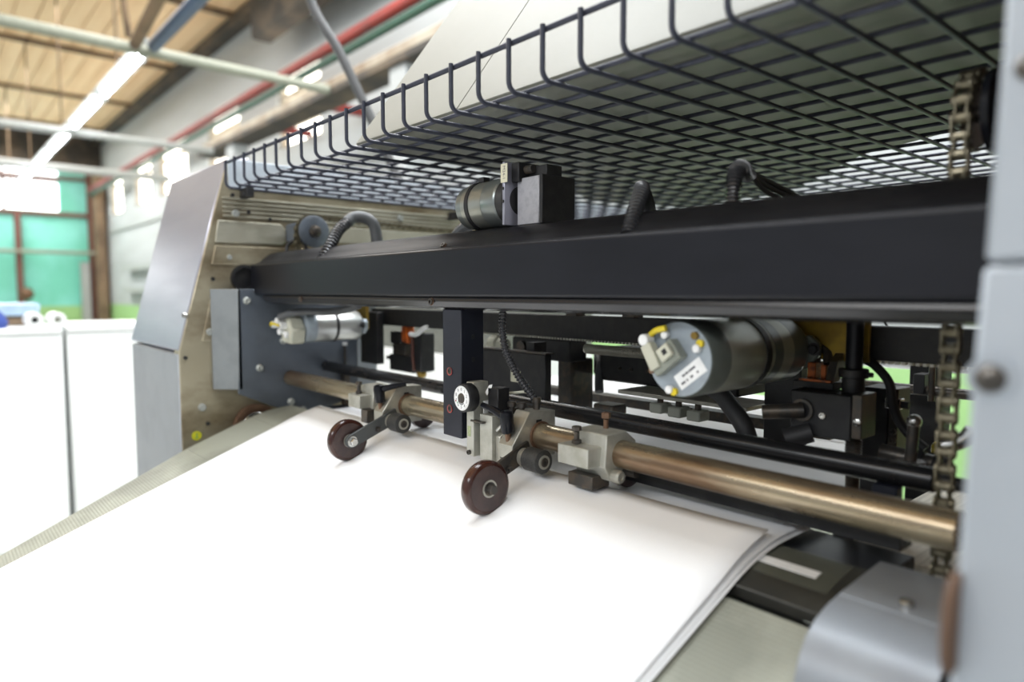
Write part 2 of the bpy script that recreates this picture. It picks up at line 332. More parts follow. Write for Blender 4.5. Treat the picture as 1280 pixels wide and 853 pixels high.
# fluorescent lamps in a row
trk = thing('lamp_rail', (-13, 1.53, 2.09), 'thin grey rail on hangers above the row of fluorescent lamps', 'rail')
build('rail', MB().box(-20.6, -6.46, 1.50, 1.56, 2.091, 2.13), M_pipeg, trk)
for hx in (-7.5, -10.8, -14.1, -17.4): build('hanger', MB().cyl((hx, 1.53, 2.13), (hx, 1.53, CZ-0.07), 0.012, seg=8), M_purlin, trk)
x = -6.4; first = None; k = 0
names = ['nearest fluorescent lamp of the ceiling row, at the crossing tube', 'second fluorescent lamp from the near end of the ceiling row', 'third fluorescent lamp from the near end of the ceiling row',
         'fourth fluorescent lamp from the near end of the ceiling row', 'fifth fluorescent lamp of the ceiling row, past the middle', 'sixth fluorescent lamp of the ceiling row', 'seventh fluorescent lamp of the ceiling row',
         'last fluorescent lamp of the ceiling row, before the end wall']
while k < 8:
    L = 1.6; xx = x-0.08-k*1.75
    t = thing('fluorescent_lamp', (xx-L/2, 1.52, 2.0), names[k], 'lamp', 'ceiling lamps in a row')
    y = 1.52
    build('housing', MB().prism([(y-0.085, 2.028), (y-0.045, 2.09), (y+0.045, 2.09), (y+0.085, 2.028), (y+0.05, 2.025), (y-0.05, 2.025)], 'x', xx-L, xx), M_pipeg, t)
    build('tube', MB().cyl((xx-L+0.02, y, 1.997), (xx-0.02, y, 1.997), 0.026, seg=12), M_lamp, t)
    for ex in (xx-L+0.012, xx-0.012): build('end_socket', MB().box(ex-0.012, ex+0.012, y-0.03, y+0.03, 1.965, 2.025), M_pipeg, t)
    k += 1

# cabinets at the left
def cabinet(y0, y1, z1, label, x0=-4.7, x1=-4.0, dz=0.0):
    t = thing('white_cabinet', ((x0+x1)/2, (y0+y1)/2, FZ), label, 'cabinet', 'white machine cabinets')
    build('body', MB().box(x0, x1-0.02, y0, y1, FZ+0.08, z1-0.03), M_white, t, 0.004)
    build('door', MB().box(x1-0.02, x1, y0+0.006, y1-0.006, FZ+0.10, z1-0.035), M_white, t, 0.004)
    build('lid', MB().box(x0-0.01, x1+0.006, y0+0.002, y1-0.002, z1-0.03, z1), M_white, t, 0.006)
    build('plinth', MB().box(x0+0.05, x1-0.06, y0+0.02, y1-0.02, FZ, FZ+0.08), M_blackm, t)
    return t
cabinet(-0.62, 0.53, -0.178, 'white cabinet at the left edge, under the white rolls')
cabinet(0.547, 1.62, -0.172, 'white cabinet behind the left side frame, right of the dark seam')
def tape_roll(y, hole, label):
    t = thing('tape_roll', (-4.07, y, -0.175), label, 'roll', 'white rolls on the cabinet')
    z = -0.137
    build('rim', MB().ring((-4.16, y, z), (1, 0, 0), 0.016, 0.036, 0.16), M_white, t, 0.002)
    build('core', MB().cyl((-4.15, y, z), (-4.03, y, z), 0.0158, seg=16), hole, t)
tape_roll(0.42, M_blackm, 'white roll with a black core on the cabinet, left of two')
tape_roll(0.513, M_conn, 'white roll with a tan core on the cabinet, right of two')
tag(build('storage_tub', MB().prism([(-0.10, -0.125), (0.475, -0.125), (0.485, -0.06), (-0.12, -0.06)], 'x', -4.62, -4.35), M_lightblue, None, 0.01), 'pale blue tub on the white cabinet, behind the rolls', 'tub')
tag(build('parts_crate', MB().prism([(-0.05, -0.1775), (0.45, -0.1775), (0.46, -0.128), (-0.06, -0.128)], 'x', -4.6, -4.37), M_purlin, None, 0.01), 'dark crate under the pale blue tub on the cabinet', 'crate')
tag(build('cloth_bundle', MB().lathe((-4.15, 0.22, -0.178), (0, 0, 1), [(0, 0.10), (0.03, 0.108), (0.07, 0.09), (0.10, 0.06), (0.118, 0.02)], 18), M_bluep), 'dark blue cloth bundle on the cabinet at the left edge', 'cloth')
tag(build('wall_valve', MB().ball((XE+0.62, 2.1, -0.05), 0.16).cyl((XE+0.305, 2.1, -0.05), (XE+0.5, 2.1, -0.05), 0.06), M_rust), 'rusty valve on the teal wall above the pale blue tub', 'valve')
for z, lb in ((0.50, 'upper thin shelf rail on the grey side wall, left of the machine'), (-0.02, 'lower thin shelf rail on the grey side wall, left of the machine')):
    tag(build('wall_rail', MB().box(-19, -12, YW-0.2, YW-0.01, z, z+0.12), M_pipeg), lb, 'rail')

# delivery unit seen below the crossbeam
du = thing('delivery_unit', (-3.2, 2.3, FZ), 'grey topped white machine unit behind the left side frame', 'machine')
build('body', MB().box(-4.3, -2.45, 2.0, 2.7, FZ, -0.32), M_white, du, 0.005)
build('hood', MB().box(-4.3, -2.45, 2.02, 2.7, -0.32, 0.02), mat('dull olive grey', (0.14, 0.145, 0.125), 0.5), du, 0.01)

# ------------------------------------------------------------------ left side frame
XL = -1.62
lf = thing('side_frame', (-1.85, 1.0, FZ), 'left side frame with tan machined plate and silver slanted cover', 'machine frame')
build('frame_plate', MB().prism([(0.43, FZ), (0.43, -0.132), (0.545, 0.30), (1.95, 0.30), (1.95, -0.02), (0.86, -0.02), (0.86, -0.26), (0.95, -0.32), (0.95, FZ)], 'x', XL-0.04, XL), M_plate, lf, 0.002)
build('slanted_cover', MB().prism([(0.428, -0.132), (0.543, 0.302), (0.60, 0.312), (0.60, 0.25), (0.50, -0.132)], 'x', -2.07, XL-0.003), M_silver, lf, 0.004)
build('lower_cover', MB().prism([(0.428, FZ), (0.428, -0.137), (0.50, -0.137), (0.50, FZ)], 'x', -2.055, XL-0.003), M_grey, lf, 0.004)
build('side_cover', MB().prism([(0.50, FZ), (0.50, -0.13), (0.60, 0.25), (0.60, 0.305), (0.95, 0.305), (0.95, FZ)], 'x', -2.05, XL-0.042), M_grey, lf, 0.004)
build('top_cover', MB().prism([(0.546, 0.235), (0.546, 0.303), (1.95, 0.303), (1.95, 0.235)], 'x', XL-0.002, XL+0.004), M_topc, lf, 0.002)
for z in (0.171, 0.181, 0.191, 0.201, 0.211):
    build('rib', MB().box(XL, XL+0.004, 0.532+0.0, 1.2, z, z+0.006), M_plate2, lf, 0.0015)
build('ledge', MB().prism([(0.512, 0.112), (0.520, 0.163), (0.665, 0.163), (0.678, 0.15), (0.678, 0.118), (0.668, 0.112)], 'x', XL, XL+0.005), M_plate2, lf, 0.0045, segs=3)
build('ledge', MB().prism([(0.503, 0.062), (0.512, 0.106), (0.80, 0.106), (0.80, 0.062)], 'x', XL, XL+0.005), M_plate, lf, 0.003)
build('ledge', MB().prism([(0.70, 0.125), (0.70, 0.165), (1.9, 0.165), (1.9, 0.125)], 'x', XL, XL+0.003), M_plate2, lf, 0.002)
build('ledge', MB().prism([(0.478, -0.112), (0.502, 0.0), (0.6, 0.0), (0.6, -0.112)], 'x', XL, XL+0.003), M_plate, lf, 0.002)
for y, z, r in ((0.560, 0.180, 0.0085), (0.543, 0.079, 0.006), (0.4955, -0.0907, 0.0085), (0.4735, -0.2615, 0.0085), (1.0, 0.2, 0.009)):
    build('bolt', MB().lathe((XL, y, z), (1, 0, 0), [(0, r), (0.006, r), (0.009, r*0.8)], 18), M_bolt, lf)
for y, z in ((0.506, 0.029), (0.510, -0.0674), (0.442, -0.1468), (0.59, 0.185), (0.64, 0.172), (0.555, 0.222), (0.485, -0.30)):
    build('hole', MB().cyl((XL-0.001, y, z), (XL+0.0045, y, z), 0.0042, seg=14), M_blackm, lf)
build('seam_screw', MB().socket((XL+0.001, 0.447, -0.052), (0.4, -1, 0), 0.006, 0.008), M_steel, lf)
st = build('yellow_sticker', MB().cyl((XL, 0.4606, -0.325), (XL+0.0012, 0.4606, -0.325), 0.0105, seg=24), M_sticker, lf)
st['label'] = 'round yellow warning sticker'
build('sticker_mark', MB().box(XL+0.0012, XL+0.0016, 0.4598, 0.4614, -0.330, -0.319).box(XL+0.0012, XL+0.0016, 0.457, 0.4642, -0.3305, -0.3292), M_printg, st)
hr = build('beam_socket', MB().ring((XL, 0.575, 0.032), (1, 0, 0), 0.024, 0.030, 0.012), M_blackm, lf)
build('socket_hole', MB().cyl((XL, 0.575, 0.032), (XL+0.003, 0.575, 0.032), 0.0245, seg=24), M_blackm, hr)
for y, z in ((0.579, 0.215), (1.166, 0.205)):
    build('basket_clip', MB().box(XL+0.004, XL+0.05, y-0.008, y+0.008, z, z+0.022).cyl((XL+0.03, y-0.013, z+0.006), (XL+0.03, y+0.013, z+0.006), 0.005), M_blackm, lf, 0.001)

# hub ring low on the plate
hub = thing('drive_hub', (-1.6, 0.585, -0.35), 'copper coloured drive hub on the left plate beside the conveyor', 'hub')
build('outer_ring', MB().ring((-1.619, 0.592, -0.318), (1, 0, 0), 0.040, 0.052, 0.012), M_rust, hub, 0.001)
build('bearing', MB().ring((-1.619, 0.592, -0.318), (1, 0, 0), 0.027, 0.034, 0.016), M_steel, hub, 0.001)
build('backing', MB().cyl((-1.6195, 0.592, -0.318), (-1.612, 0.592, -0.318), 0.041, seg=28), M_rust, hub)
build('shaft', MB().cyl((-1.6195, 0.592, -0.318), (-1.600, 0.592, -0.318), 0.018), M_darksteel, hub)

# slate grey mounting bracket
mb_ = thing('mounting_bracket', (-1.585, 0.66, -0.3), 'slate grey folded bracket plate carrying the left end of the rods', 'bracket')
build('bracket_plate', MB().prism([(0.543, 0.006), (0.66, 0.006), (0.68, -0.025), (0.84, -0.03), (0.84, -0.262), (0.70, -0.302), (0.672, -0.293), (0.539, -0.232)], 'x', -1.576, -1.568), M_greydk, mb_, 0.0015)
build('flange', MB().prism([(-1.6195, 0.500), (-1.612, 0.497), (-1.568, 0.541), (-1.568, 0.549), (-1.574, 0.549)], 'z', -0.222, 0.006), M_flange, mb_, 0.001)
for y, z in ((0.5624, -0.02), (0.5874, -0.1754), (0.66, -0.2616), (0.645, -0.115), (0.69, -0.285)):
    build('bolt', MB().lathe((-1.568, y, z), (1, 0, 0), [(0, 0.0085), (0.004, 0.0085), (0.008, 0.005), (0.0065, 0.003)], 16), M_bolt, mb_)

# ------------------------------------------------------------------ right side frame
XR = -0.112
rf = thing('side_frame', (0.2, 1.0, FZ), 'right side frame with pale blue grey cover in the near foreground', 'machine frame')
build('upper_cover', MB().prism([(0.4305, 0.016), (0.4445, 0.13), (0.458, 0.34), (0.50, 0.34), (0.50, 0.016)], 'x', XR, 0.5), M_frame, rf, 0.003)
build('lower_cover', MB().prism([(0.385, FZ), (0.405, -0.2), (0.412, -0.13), (0.4195, -0.044), (0.4290, 0.014), (0.50, 0.014), (0.50, FZ)], 'x', XR, 0.5), M_frame, rf, 0.003)
build('frame_plate', MB().prism([(0.502, FZ), (0.502, 0.33), (1.95, 0.33), (1.95, FZ)], 'x', XR, XR+0.04), M_rust, rf, 0.002)
build('side_body', MB().box(XR+0.04, 0.45, 0.51, 1.9, FZ, 0.3), M_grey, rf)
for x, z in ((-0.103, -0.045),):
    b = build('bolt', MB().lathe((x, 0.4185, z), (0, -1, 0), [(0, 0.0075), (0.002, 0.0075), (0.005, 0.006), (0.008, 0.003)], 16), M_darksteel, rf)
    build('washer', MB().ring((x, 0.4195, z), (0, -1, 0), 0.006, 0.0115, 0.002), M_frame, b)
build('bolt', MB().lathe((-0.098, 0.4425, 0.117), (0, -1, 0), [(0, 0.007), (0.003, 0.007), (0.007, 0.003)], 14), M_darksteel, rf)
tag(build('protective_strip', MB().prism([(0.392, -0.192), (0.390, -0.178), (0.392, -0.160), (0.398, -0.150), (0.4085, -0.146), (0.4060, -0.200), (0.396, -0.200)], 'x', -0.1135, -0.1078), mat('dark rust brown', (0.11, 0.06, 0.035), 0.6), None, 0.003, segs=3), 'rust brown pad on the inner edge of the right frame', 'pad')

# ------------------------------------------------------------------ crossbeam
XB0, XB1 = -1.585, -0.118
cb = thing('crossbeam', (-0.85, 0.62, -0.03), 'wide glossy black crossbeam spanning between the side frames', 'beam')
build('front_face', MB().prism([(0.58, -0.0045), (0.58, 0.0605), (0.583, 0.063), (0.60, 0.063), (0.60, -0.007), (0.583, -0.007)], 'x', XB0, XB1), M_black, cb, 0.0018, segs=3)
build('upper_rail', MB().prism([(0.600, 0.05), (0.600, 0.066), (0.607, 0.068), (0.618, 0.078), (0.632, 0.089), (0.650, 0.094), (0.685, 0.094), (0.70, 0.085), (0.70, 0.05)], 'x', XB0-0.02, XB1), M_black2, cb, 0.001)
build('lower_lip', MB().prism([(0.588, -0.0075), (0.586, -0.014), (0.592, -0.023), (0.605, -0.0265), (0.70, -0.0265), (0.70, -0.0075)], 'x', XB0+0.05, XB1), mat('glossy black lip', (0.010, 0.010, 0.012), 0.26, spec=0.6), cb, 0.001)
build('core', MB().box(XB0+0.01, XB1, 0.601, 0.699, -0.007, 0.052), M_blackm, cb)
for x, y, z, d in ((-0.86, 0.6085, 0.0695, (0, -0.7, 0.7)), (-0.862, 0.5868, -0.015, (0, -1, 0.1)), (-1.33, 0.5868, -0.015, (0, -1, 0.1))):
    b = build('screw', MB().socket((x, y, z), d, 0.005, 0.004), M_darksteel, cb)
    build('rust_mark', MB().ring((x, y-0.0003, z), d, 0.005, 0.0058, 0.0010, 16), M_rust, b)

# post under the beam
ps = thing('support_post', (-0.83, 0.62, -0.222), 'dark blue grey square post hanging from the crossbeam beside the dial', 'post')
build('body', MB().box(-0.853, -0.806, 0.60, 0.643, -0.2185, -0.026), M_post, ps, 0.0012)
for z in (-0.119, -0.176):
    b = build('screw', MB().socket((-0.834, 0.60, z), (0, -1, 0), 0.0052, 0.0016), M_darksteel, ps)
    build('rust_mark', MB().ring((-0.8345, 0.5998, z-0.0008), (0, -1, 0), 0.0048, 0.0062, 0.0012, 16), M_printr, b)
for z in (-0.067, -0.101):
    build('hole', MB().cyl((-0.8065, 0.622, z), (-0.8052, 0.622, z), 0.0035, seg=12), M_blackm, ps)

# ------------------------------------------------------------------ rods
gr = thing('guide_rod', (-0.85, 0.66, -0.22), 'tarnished brass coloured round bar spanning above the paper', 'rod')
build('bar', MB().cyl((-1.566, 0.66, -0.204), (-0.176, 0.66, -0.204), 0.0178, seg=40, bev=0.003), M_rod, gr)
rr = build('shaft_end', MB().cyl((-0.176, 0.66, -0.204), (-0.116, 0.66, -0.204), 0.008, seg=20), M_darksteel, gr)
br = thing('guide_rod', (-0.85, 0.75, -0.2), 'slim black round bar with rust on top, behind the brass bar', 'rod')
build('bar', MB().cyl((-1.566, 0.75, -0.182), (-0.225, 0.75, -0.186), 0.0125, seg=32, bev=0.002), M_blackr, br)
build('shaft_end', MB().cyl((-0.225, 0.75, -0.186), (-0.118, 0.75, -0.186), 0.007, seg=16), M_blackm, br)
tag(build('angle_bar', MB().prism([(0.690, -0.246), (0.690, -0.216), (0.694, -0.216), (0.694, -0.242), (0.72, -0.242), (0.72, -0.246)], 'x', -0.57, -0.235), M_blackm, None, 0.0005), 'black angle bar and shaded rod underside, just below the right part of the brass rod', 'bar')  # dark bar; its black also stands for the shade under the brass rod

# ------------------------------------------------------------------ table and paper
def zs(y):
    if y >= 0.68: return -0.2590
    if y <= 0.58: return -0.25-0.377*(0.654-y)
    t = y-0.58; return -0.2779+0.377*t-0.377*t*t/0.2
tb = thing('conveyor_table', (-0.95, 0.2, FZ), 'sloping grey green conveyor table carrying the paper', 'table')
def strip(y0, y1, x0a, x0b, x1, dz, th, n=24):
    m = MB(); vs = []; fs = []
    for i in range(n+1):
        y = y0+(y1-y0)*i/n; xa = x0a+(x0b-x0a)*i/n
        z = zs(y)+dz
        vs += [(xa, y, z), (x1, y, z), (xa, y, z-th), (x1, y, z-th)]
    for i in range(n):
        a = 4*i; b = a+4
        fs += [(a, a+1, b+1, b), (a+2, b+2, b+3, a+3), (a, b, b+2, a+2), (a+1, a+3, b+3, b+1)]
    fs += [(0, 2, 3, 1), (4*n, 4*n+1, 4*n+3, 4*n+2)]
    m._add(vs, fs); return m
build('ribbed_plate', strip(-0.45, 0.43, -1.374, -1.585, -0.2, -0.009, 0.012), M_table, tb, 0.001)
build('ribbed_plate', strip(0.43, 0.570, -1.585, -1.585, -0.236, -0.009, 0.012), M_table, tb, 0.001)
build('side_strip', strip(0.5705, 0.66, -1.585, -1.56, -1.38, -0.009, 0.012), M_table, tb, 0.001)
dk = build('rear_plate', strip(0.585, 0.676, -1.378, -1.378, -0.236, -0.007, 0.012), M_tabledk, tb, 0.001)
build('rear_plate', strip(0.680, 0.76, -1.5, -1.5, -0.245, -0.012, 0.016), M_black, tb, 0.001)
tp = build('tape', strip(0.612, 0.672, -0.36, -0.36, -0.268, -0.0066, 0.0006, 8), mat('clear tape', (0.10, 0.105, 0.085), 0.25, 0.1), dk)
tp['label'] = 'strip of clear tape over a paper label'
build('card', strip(0.628, 0.640, -0.348, -0.348, -0.286, -0.0060, 0.0006, 6), M_label, dk)
build('slot_filler', MB().box(-1.38, -0.2365, 0.566, 0.60, -0.34, -0.302), M_blackm, tb)  # black filler added so nothing bright shows through the slot
build('frame_rail', MB().prism([(-0.40, -0.70), (0.60, -0.33), (0.70, -0.33), (0.70, -0.42), (0.60, -0.42), (-0.40, -0.79)], 'x', -1.45, -1.38), M_blackm, tb)
build('frame_rail', MB().prism([(-0.40, -0.70), (0.60, -0.33), (0.70, -0.33), (0.70, -0.42), (0.60, -0.42), (-0.40, -0.79)], 'x', -0.40, -0.33), M_blackm, tb)
build('pedestal', MB().box(-1.40, -0.35, 0.25, 0.60, FZ, -0.43), M_grey, tb, 0.004)

def sheet(name, y0, y1, x0, x1, dz, label, curl=0.0, cpos=1.0, skew=0.0, n=60, nx=28, lift=0.0):
    m = MB(); vs = []; fs = []
    for i in range(n+1):
        y = y0+(y1-y0)*i/n
        for j in range(nx+1):
            u = j/nx; x = x0+(x1-x0)*u
            c = max(0, (u-0.86)/0.14); edge = c*c*curl*max(0.0, 1-abs(y-cpos)/0.16)
            up = lift*max(0.0, (y-y1+0.11)/0.11)**2
            vs.append((x+skew*(y-y0), y, zs(y)+dz+edge+up))
    for i in range(n):
        for j in range(nx):
            a = i*(nx+1)+j; fs.append((a, a+1, a+nx+2, a+nx+1))
    m._add(vs, fs); o = build(name, m, M_paper)
    so = o.modifiers.new('thickness', 'SOLIDIFY'); so.thickness = 0.00035; so.offset = 1
    return tag(o, label, 'sheet of paper', 'sheets of paper on the conveyor')
sheet('paper_sheet', -0.42, 0.655, -1.400, -0.3485, 0.0040, 'top white paper sheet, brightly lit and nearest, under the brown wheels', 0.004, 0.60, lift=0.007)
sheet('paper_sheet', -0.10, 1.02, -1.394, -0.3455, -0.0012, 'second white paper sheet, emerging behind the top sheet beneath the rods', 0.003, 0.70)
sheet('paper_sheet', 0.10, 0.79, -1.396, -0.3425, -0.0035, 'lowest white paper sheet, a thin edge showing at the right', 0.0, 0.6)

# grey curved cover at the lower right
gc = thing('corner_cover', (-0.18, 0.58, -0.32), 'curved grey sheet metal cover at the lower right of the table', 'cover')
prof = [(0.665, -0.250), (0.578, -0.2555), (0.555, -0.2585), (0.535, -0.264), (0.520, -0.273), (0.510, -0.285), (0.503, -0.300), (0.499, -0.33)]
inner = [(y+0.0035, z-0.003) for y, z in reversed(prof)]
build('sheet', MB().prism(prof+inner, 'x', -0.2435, -0.150), M_grey, gc, 0.0008, ang=50)
build('side_sheet', MB().prism([(0.62, -0.2532), (0.578, -0.2555), (0.555, -0.2585), (0.555, -0.2615), (0.578, -0.2585), (0.62, -0.256)], 'x', -0.150, XR-0.001), M_grey, gc, 0.0008)
build('weld_line', MB().tube([(-0.242, 0.578, -0.2553), (-0.151, 0.578, -0.2553)], 0.0009, 8), M_grey, gc)
b = build('screw', MB().socket((-0.196, 0.594, -0.2547), (0, 0, 1), 0.0058, 0.005), M_steel, gc)
build('hole', MB().cyl((-0.170, 0.650, -0.2515), (-0.170, 0.650, -0.2500), 0.005, seg=14), M_blackm, gc)
build('notch', MB().prism([(-0.163, 0.632), (-0.150, 0.645), (-0.150, 0.626)], 'z', -0.253, -0.2512), M_blackm, gc)
build('inner_block', MB().box(-0.149, -0.130, 0.47, 0.54, -0.40, -0.275), M_blackm, gc)
build('support', MB().box(-0.23, -0.16, 0.585, 0.63, -0.62, -0.262), M_blackm, gc)

# ------------------------------------------------------------------ hold-down wheel units
def hold_unit(xs_, arm_side, label, r_wheel=0.0355):
    """xs_ = x of the big block's right face; arm_side +1: arm to the right of the wheel"""
    t = thing('hold_down_unit', (xs_, 0.62, zs(0.55)), label, 'paper roller unit', 'hold-down wheel units on the brass rod')
    blk = MB().prism([(0.690, -0.171), (0.640, -0.168), (0.607, -0.212), (0.607, -0.232), (0.640, -0.236), (0.690, -0.236)], 'x', xs_-0.030, xs_)
    b = build('bracket_block', blk, M_alu, t, 0.001)
    build('slot', MB().box(xs_-0.0005, xs_+0.0006, 0.652, 0.662, -0.187, -0.181), M_blackm, b)
    build('bush', MB().ring((xs_, 0.66, -0.204), (1, 0, 0), 0.0178, 0.0205, 0.003), M_rust, b)
    # clamping lever
    kx = xs_-0.015
    lv = build('clamp_lever', MB().lathe((kx, 0.612, -0.198), (0, -0.10, 0.99), [(0.002, 0.0085), (0.004, 0.0098), (0.026, 0.0098), (0.032, 0.0088), (0.034, 0.005)], 16), M_black, t)
    build('lever_stud', MB().cyl((kx, 0.6145, -0.214), (kx, 0.611, -0.195), 0.0042, seg=12), M_rust, lv)
    if arm_side > 0: p = [(kx, 0.607, -0.174), (kx+0.012, 0.625, -0.169), (kx+0.025, 0.650, -0.164)]
    else: p = [(kx, 0.607, -0.174), (kx-0.022, 0.604, -0.166), (kx-0.046, 0.603, -0.162)]
    build('lever_arm', MB().tube(smooth_path(p, 6), 0.0055, 10, rf=lambda i: 0.0065-0.0002*i), M_black, lv)
    # wheel
    cy, cz = 0.543, zs(0.555)+r_wheel-0.001; xa = xs_+0.004
    if arm_side > 0: w0 = xa-0.020; f = xa-0.003
    else: w0 = xa+0.008; f = w0+0.0165
    wt = 0.0165
    ww = build('wheel', MB().lathe((w0, cy, cz), (1, 0, 0), [(0, r_wheel-0.005), (0.0015, r_wheel-0.0012), (0.004, r_wheel), (wt-0.004, r_wheel), (wt-0.0015, r_wheel-0.0012), (wt, r_wheel-0.005)], 48), M_wheelrim, t, ang=60)
    build('wheel_disc', MB().lathe((w0-0.0004, cy, cz), (1, 0, 0), [(0, r_wheel-0.006), (wt+0.0008, r_wheel-0.006)], 40), M_wheel, ww)
    build('hub_ring', MB().ring((w0+wt+0.0004, cy, cz), (1, 0, 0), 0.006, 0.0115, 0.0012), M_alu, ww)
    # arm
    ay, az, by, bz = cy, cz, 0.622, -0.222
    d = Vector((0, by-ay, bz-az)).normalized(); n = Vector((0, -d.z, d.y)); pts = []
    A = Vector((0, ay, az)); B = Vector((0, by, bz))
    for k in range(7):
        a = math.pi*k/6; q = A+(n*math.cos(a)-d*math.sin(a))*0.0115; pts.append((q.y, q.z))
    for q in (B-n*0.0125+d*0.012, B+n*0.0125+d*0.012): pts.append((q.y, q.z))
    ar = build('arm', MB().prism(pts, 'x', xa, xa+0.0055), mat('gunmetal grey', (0.085, 0.09, 0.09), 0.4, 0.2) if arm_side > 0 else M_darksteel, t, 0.0008)
    s = 1 if arm_side > 0 else 1
    bx = xa+0.0055 if arm_side > 0 else w0+wt
    build('axle_bolt', MB().hexbolt((bx, cy, cz), (1, 0, 0), 0.0068, 0.010), M_steel if arm_side > 0 else M_darksteel, t)
    build('pivot_bolt', MB().hexbolt((xa+0.0055, 0.592, -0.2385), (1, 0, 0), 0.0038, 0.006), M_darksteel, ar)
    # roller
    ry, rz = 0.618, -0.2265; rx = xa+0.0055
    ro = build('roller', MB().lathe((rx+0.012, ry, rz), (1, 0, 0), [(0, 0.0145), (0.001, 0.0162), (0.029, 0.0162), (0.030, 0.0145)], 32), M_knurl, t)
    cs = MB()
    for k in range(4): cs.ring((rx+0.001+k*0.0028, ry, rz), (1, 0, 0), 0.006, 0.0125, 0.0018, 24)
    build('coil', cs, M_alu, ro)
    build('end_ring', MB().ring((rx+0.042, ry, rz), (1, 0, 0), 0.0065, 0.0095, 0.0015, 24), M_alu, ro)
    build('end_screw', MB().socket((rx+0.0415, ry, rz), (1, 0, 0), 0.0062, 0.003), M_darksteel, ro)
    return t
def rear_wheel(t, x, y=0.715, r=0.026):
    z = zs(0.72)+r+0.0008
    ww = build('rear_wheel', MB().lathe((x-0.008, y, z), (1, 0, 0), [(0, r-0.003), (0.002, r), (0.014, r), (0.016, r-0.003)], 32), M_wheel, t)
    build('hub', MB().lathe((x+0.008, y, z), (1, 0, 0), [(0, 0.009), (0.003, 0.008), (0.004, 0.004)], 18), M_darksteel, ww)
    build('fork', MB().box(x-0.013, x-0.0085, 0.672, y+0.008, z-0.008, z+0.022), M_darksteel, t)
def clamp(t, x0, x1, wide=True):
    """split clamp block on the rod: front cube with a top screw, hexagonal ring behind"""
    b = build('clamp_block', MB().box(x0, x1, 0.606, 0.640, -0.2165, -0.192), M_alu2, t, 0.001)
    hexp = [(0.632, -0.1765), (0.668, -0.1755), (0.688, -0.190), (0.690, -0.218), (0.668, -0.236), (0.640, -0.236), (0.628, -0.217)]
    build('clamp_ring', MB().prism(hexp, 'x', x0+0.004, x1+0.008), M_alu2, b, 0.0012)
    s = build('clamp_screw', MB().cyl(((x0+x1)/2-0.006, 0.620, -0.192), ((x0+x1)/2-0.006, 0.620, -0.176), 0.0036, seg=12).hexbolt(((x0+x1)/2-0.006, 0.620, -0.176), (0, 0, 1), 0.0062, 0.007, False).hexbolt(((x0+x1)/2-0.006, 0.620, -0.192), (0, 0, 1), 0.0062, 0.006, False), M_darksteel, t)
    return b

ua = hold_unit(-1.048, +1, 'farther hold-down unit left of the post, small brown wheel with its arm in front')
clamp(ua, -1.172, -1.128)
build('stud_block', MB().box(-1.135, -1.113, 0.612, 0.630, -0.242, -0.2175), M_darksteel, ua, 0.001)
rear_wheel(ua, -1.085)
ub = hold_unit(-0.699, -1, 'nearer hold-down unit right of the dial, large brown wheel covering its arm')
uc = thing('clamp_unit', (-0.58, 0.65, -0.25), 'pale clamp block with two top screws and black foot on the rod', 'clamp')
cbk = clamp(uc, -0.610, -0.558)
build('clamp_screw', MB().cyl((-0.578, 0.662, -0.176), (-0.578, 0.662, -0.164), 0.0034, seg=12).hexbolt((-0.578, 0.662, -0.164), (0, 0, 1), 0.006, 0.009, False), M_rust, uc)
build('side_screw', MB().lathe((-0.550, 0.646, -0.2295), (1, 0, 0), [(0, 0.0085), (0.010, 0.0085), (0.012, 0.007), (0.012, 0.004), (0.010, 0.0035)], 18), M_alu, uc)
build('side_knob', MB().cyl((-0.550, 0.668, -0.2265), (-0.532, 0.668, -0.2265), 0.0065, seg=14), M_darksteel, uc)
build('foot_block', MB().box(-0.607, -0.565, 0.622, 0.655, -0.2475, -0.2305), M_darksteel, uc, 0.001)
rear_wheel(uc, -0.575, 0.70, 0.027)

# dial unit
dl = thing('dial_unit', (-0.78, 0.61, -0.245), 'round white position dial on a pale slide block next to the post', 'dial')
body = build('slide_block', MB().box(-0.7935, -0.777, 0.600, 0.628, -0.240, -0.131), M_alu2, dl, 0.0008)
build('guide_block', MB().prism([(0.606, -0.2425), (0.606, -0.176), (0.650, -0.176), (0.668, -0.196), (0.668, -0.2425)], 'x', -0.770, -0.742), M_alu2, dl, 0.0008)
build('back_block', MB().prism([(0.640, -0.238), (0.640, -0.176), (0.690, -0.176), (0.690, -0.238)], 'x', -0.7765, -0.7705), M_darksteel, dl)
build('wedge', MB().prism([(0.612, -0.240), (0.612, -0.205), (0.655, -0.180), (0.680, -0.180), (0.680, -0.240)], 'x', -0.7415, -0.7315), M_alu, dl, 0.0006)
build('stop_blade', MB().box(-0.783, -0.755, 0.5985, 0.6055, -0.1885, -0.1855), M_darksteel, dl, 0.0006)
build('set_screw', MB().socket((-0.786, 0.600, -0.2345), (0, -1, 0), 0.0035, 0.004), M_darksteel, dl)
build('pointer', MB().cyl((-0.737, 0.611, -0.196), (-0.722, 0.611, -0.184), 0.0026, seg=10), M_steel, dl)
DC = (-0.7815, 0.600, -0.1525)
cs = build('dial_case', MB().lathe(DC, (0, -1, 0), [(0, 0.0195), (0.002, 0.0208), (0.0155, 0.0208), (0.0175, 0.0195), (0.0178, 0.0175)], 40), M_blackm, dl)
fc = build('dial_face', MB().cyl((DC[0], 0.5828, DC[2]), (DC[0], 0.5818, DC[2]), 0.0178, seg=40), M_label, dl)
build('hub', MB().lathe((DC[0], 0.5818, DC[2]), (0, -1, 0), [(0, 0.0075), (0.0012, 0.007), (0.0014, 0.003)], 24), M_darksteel, fc)
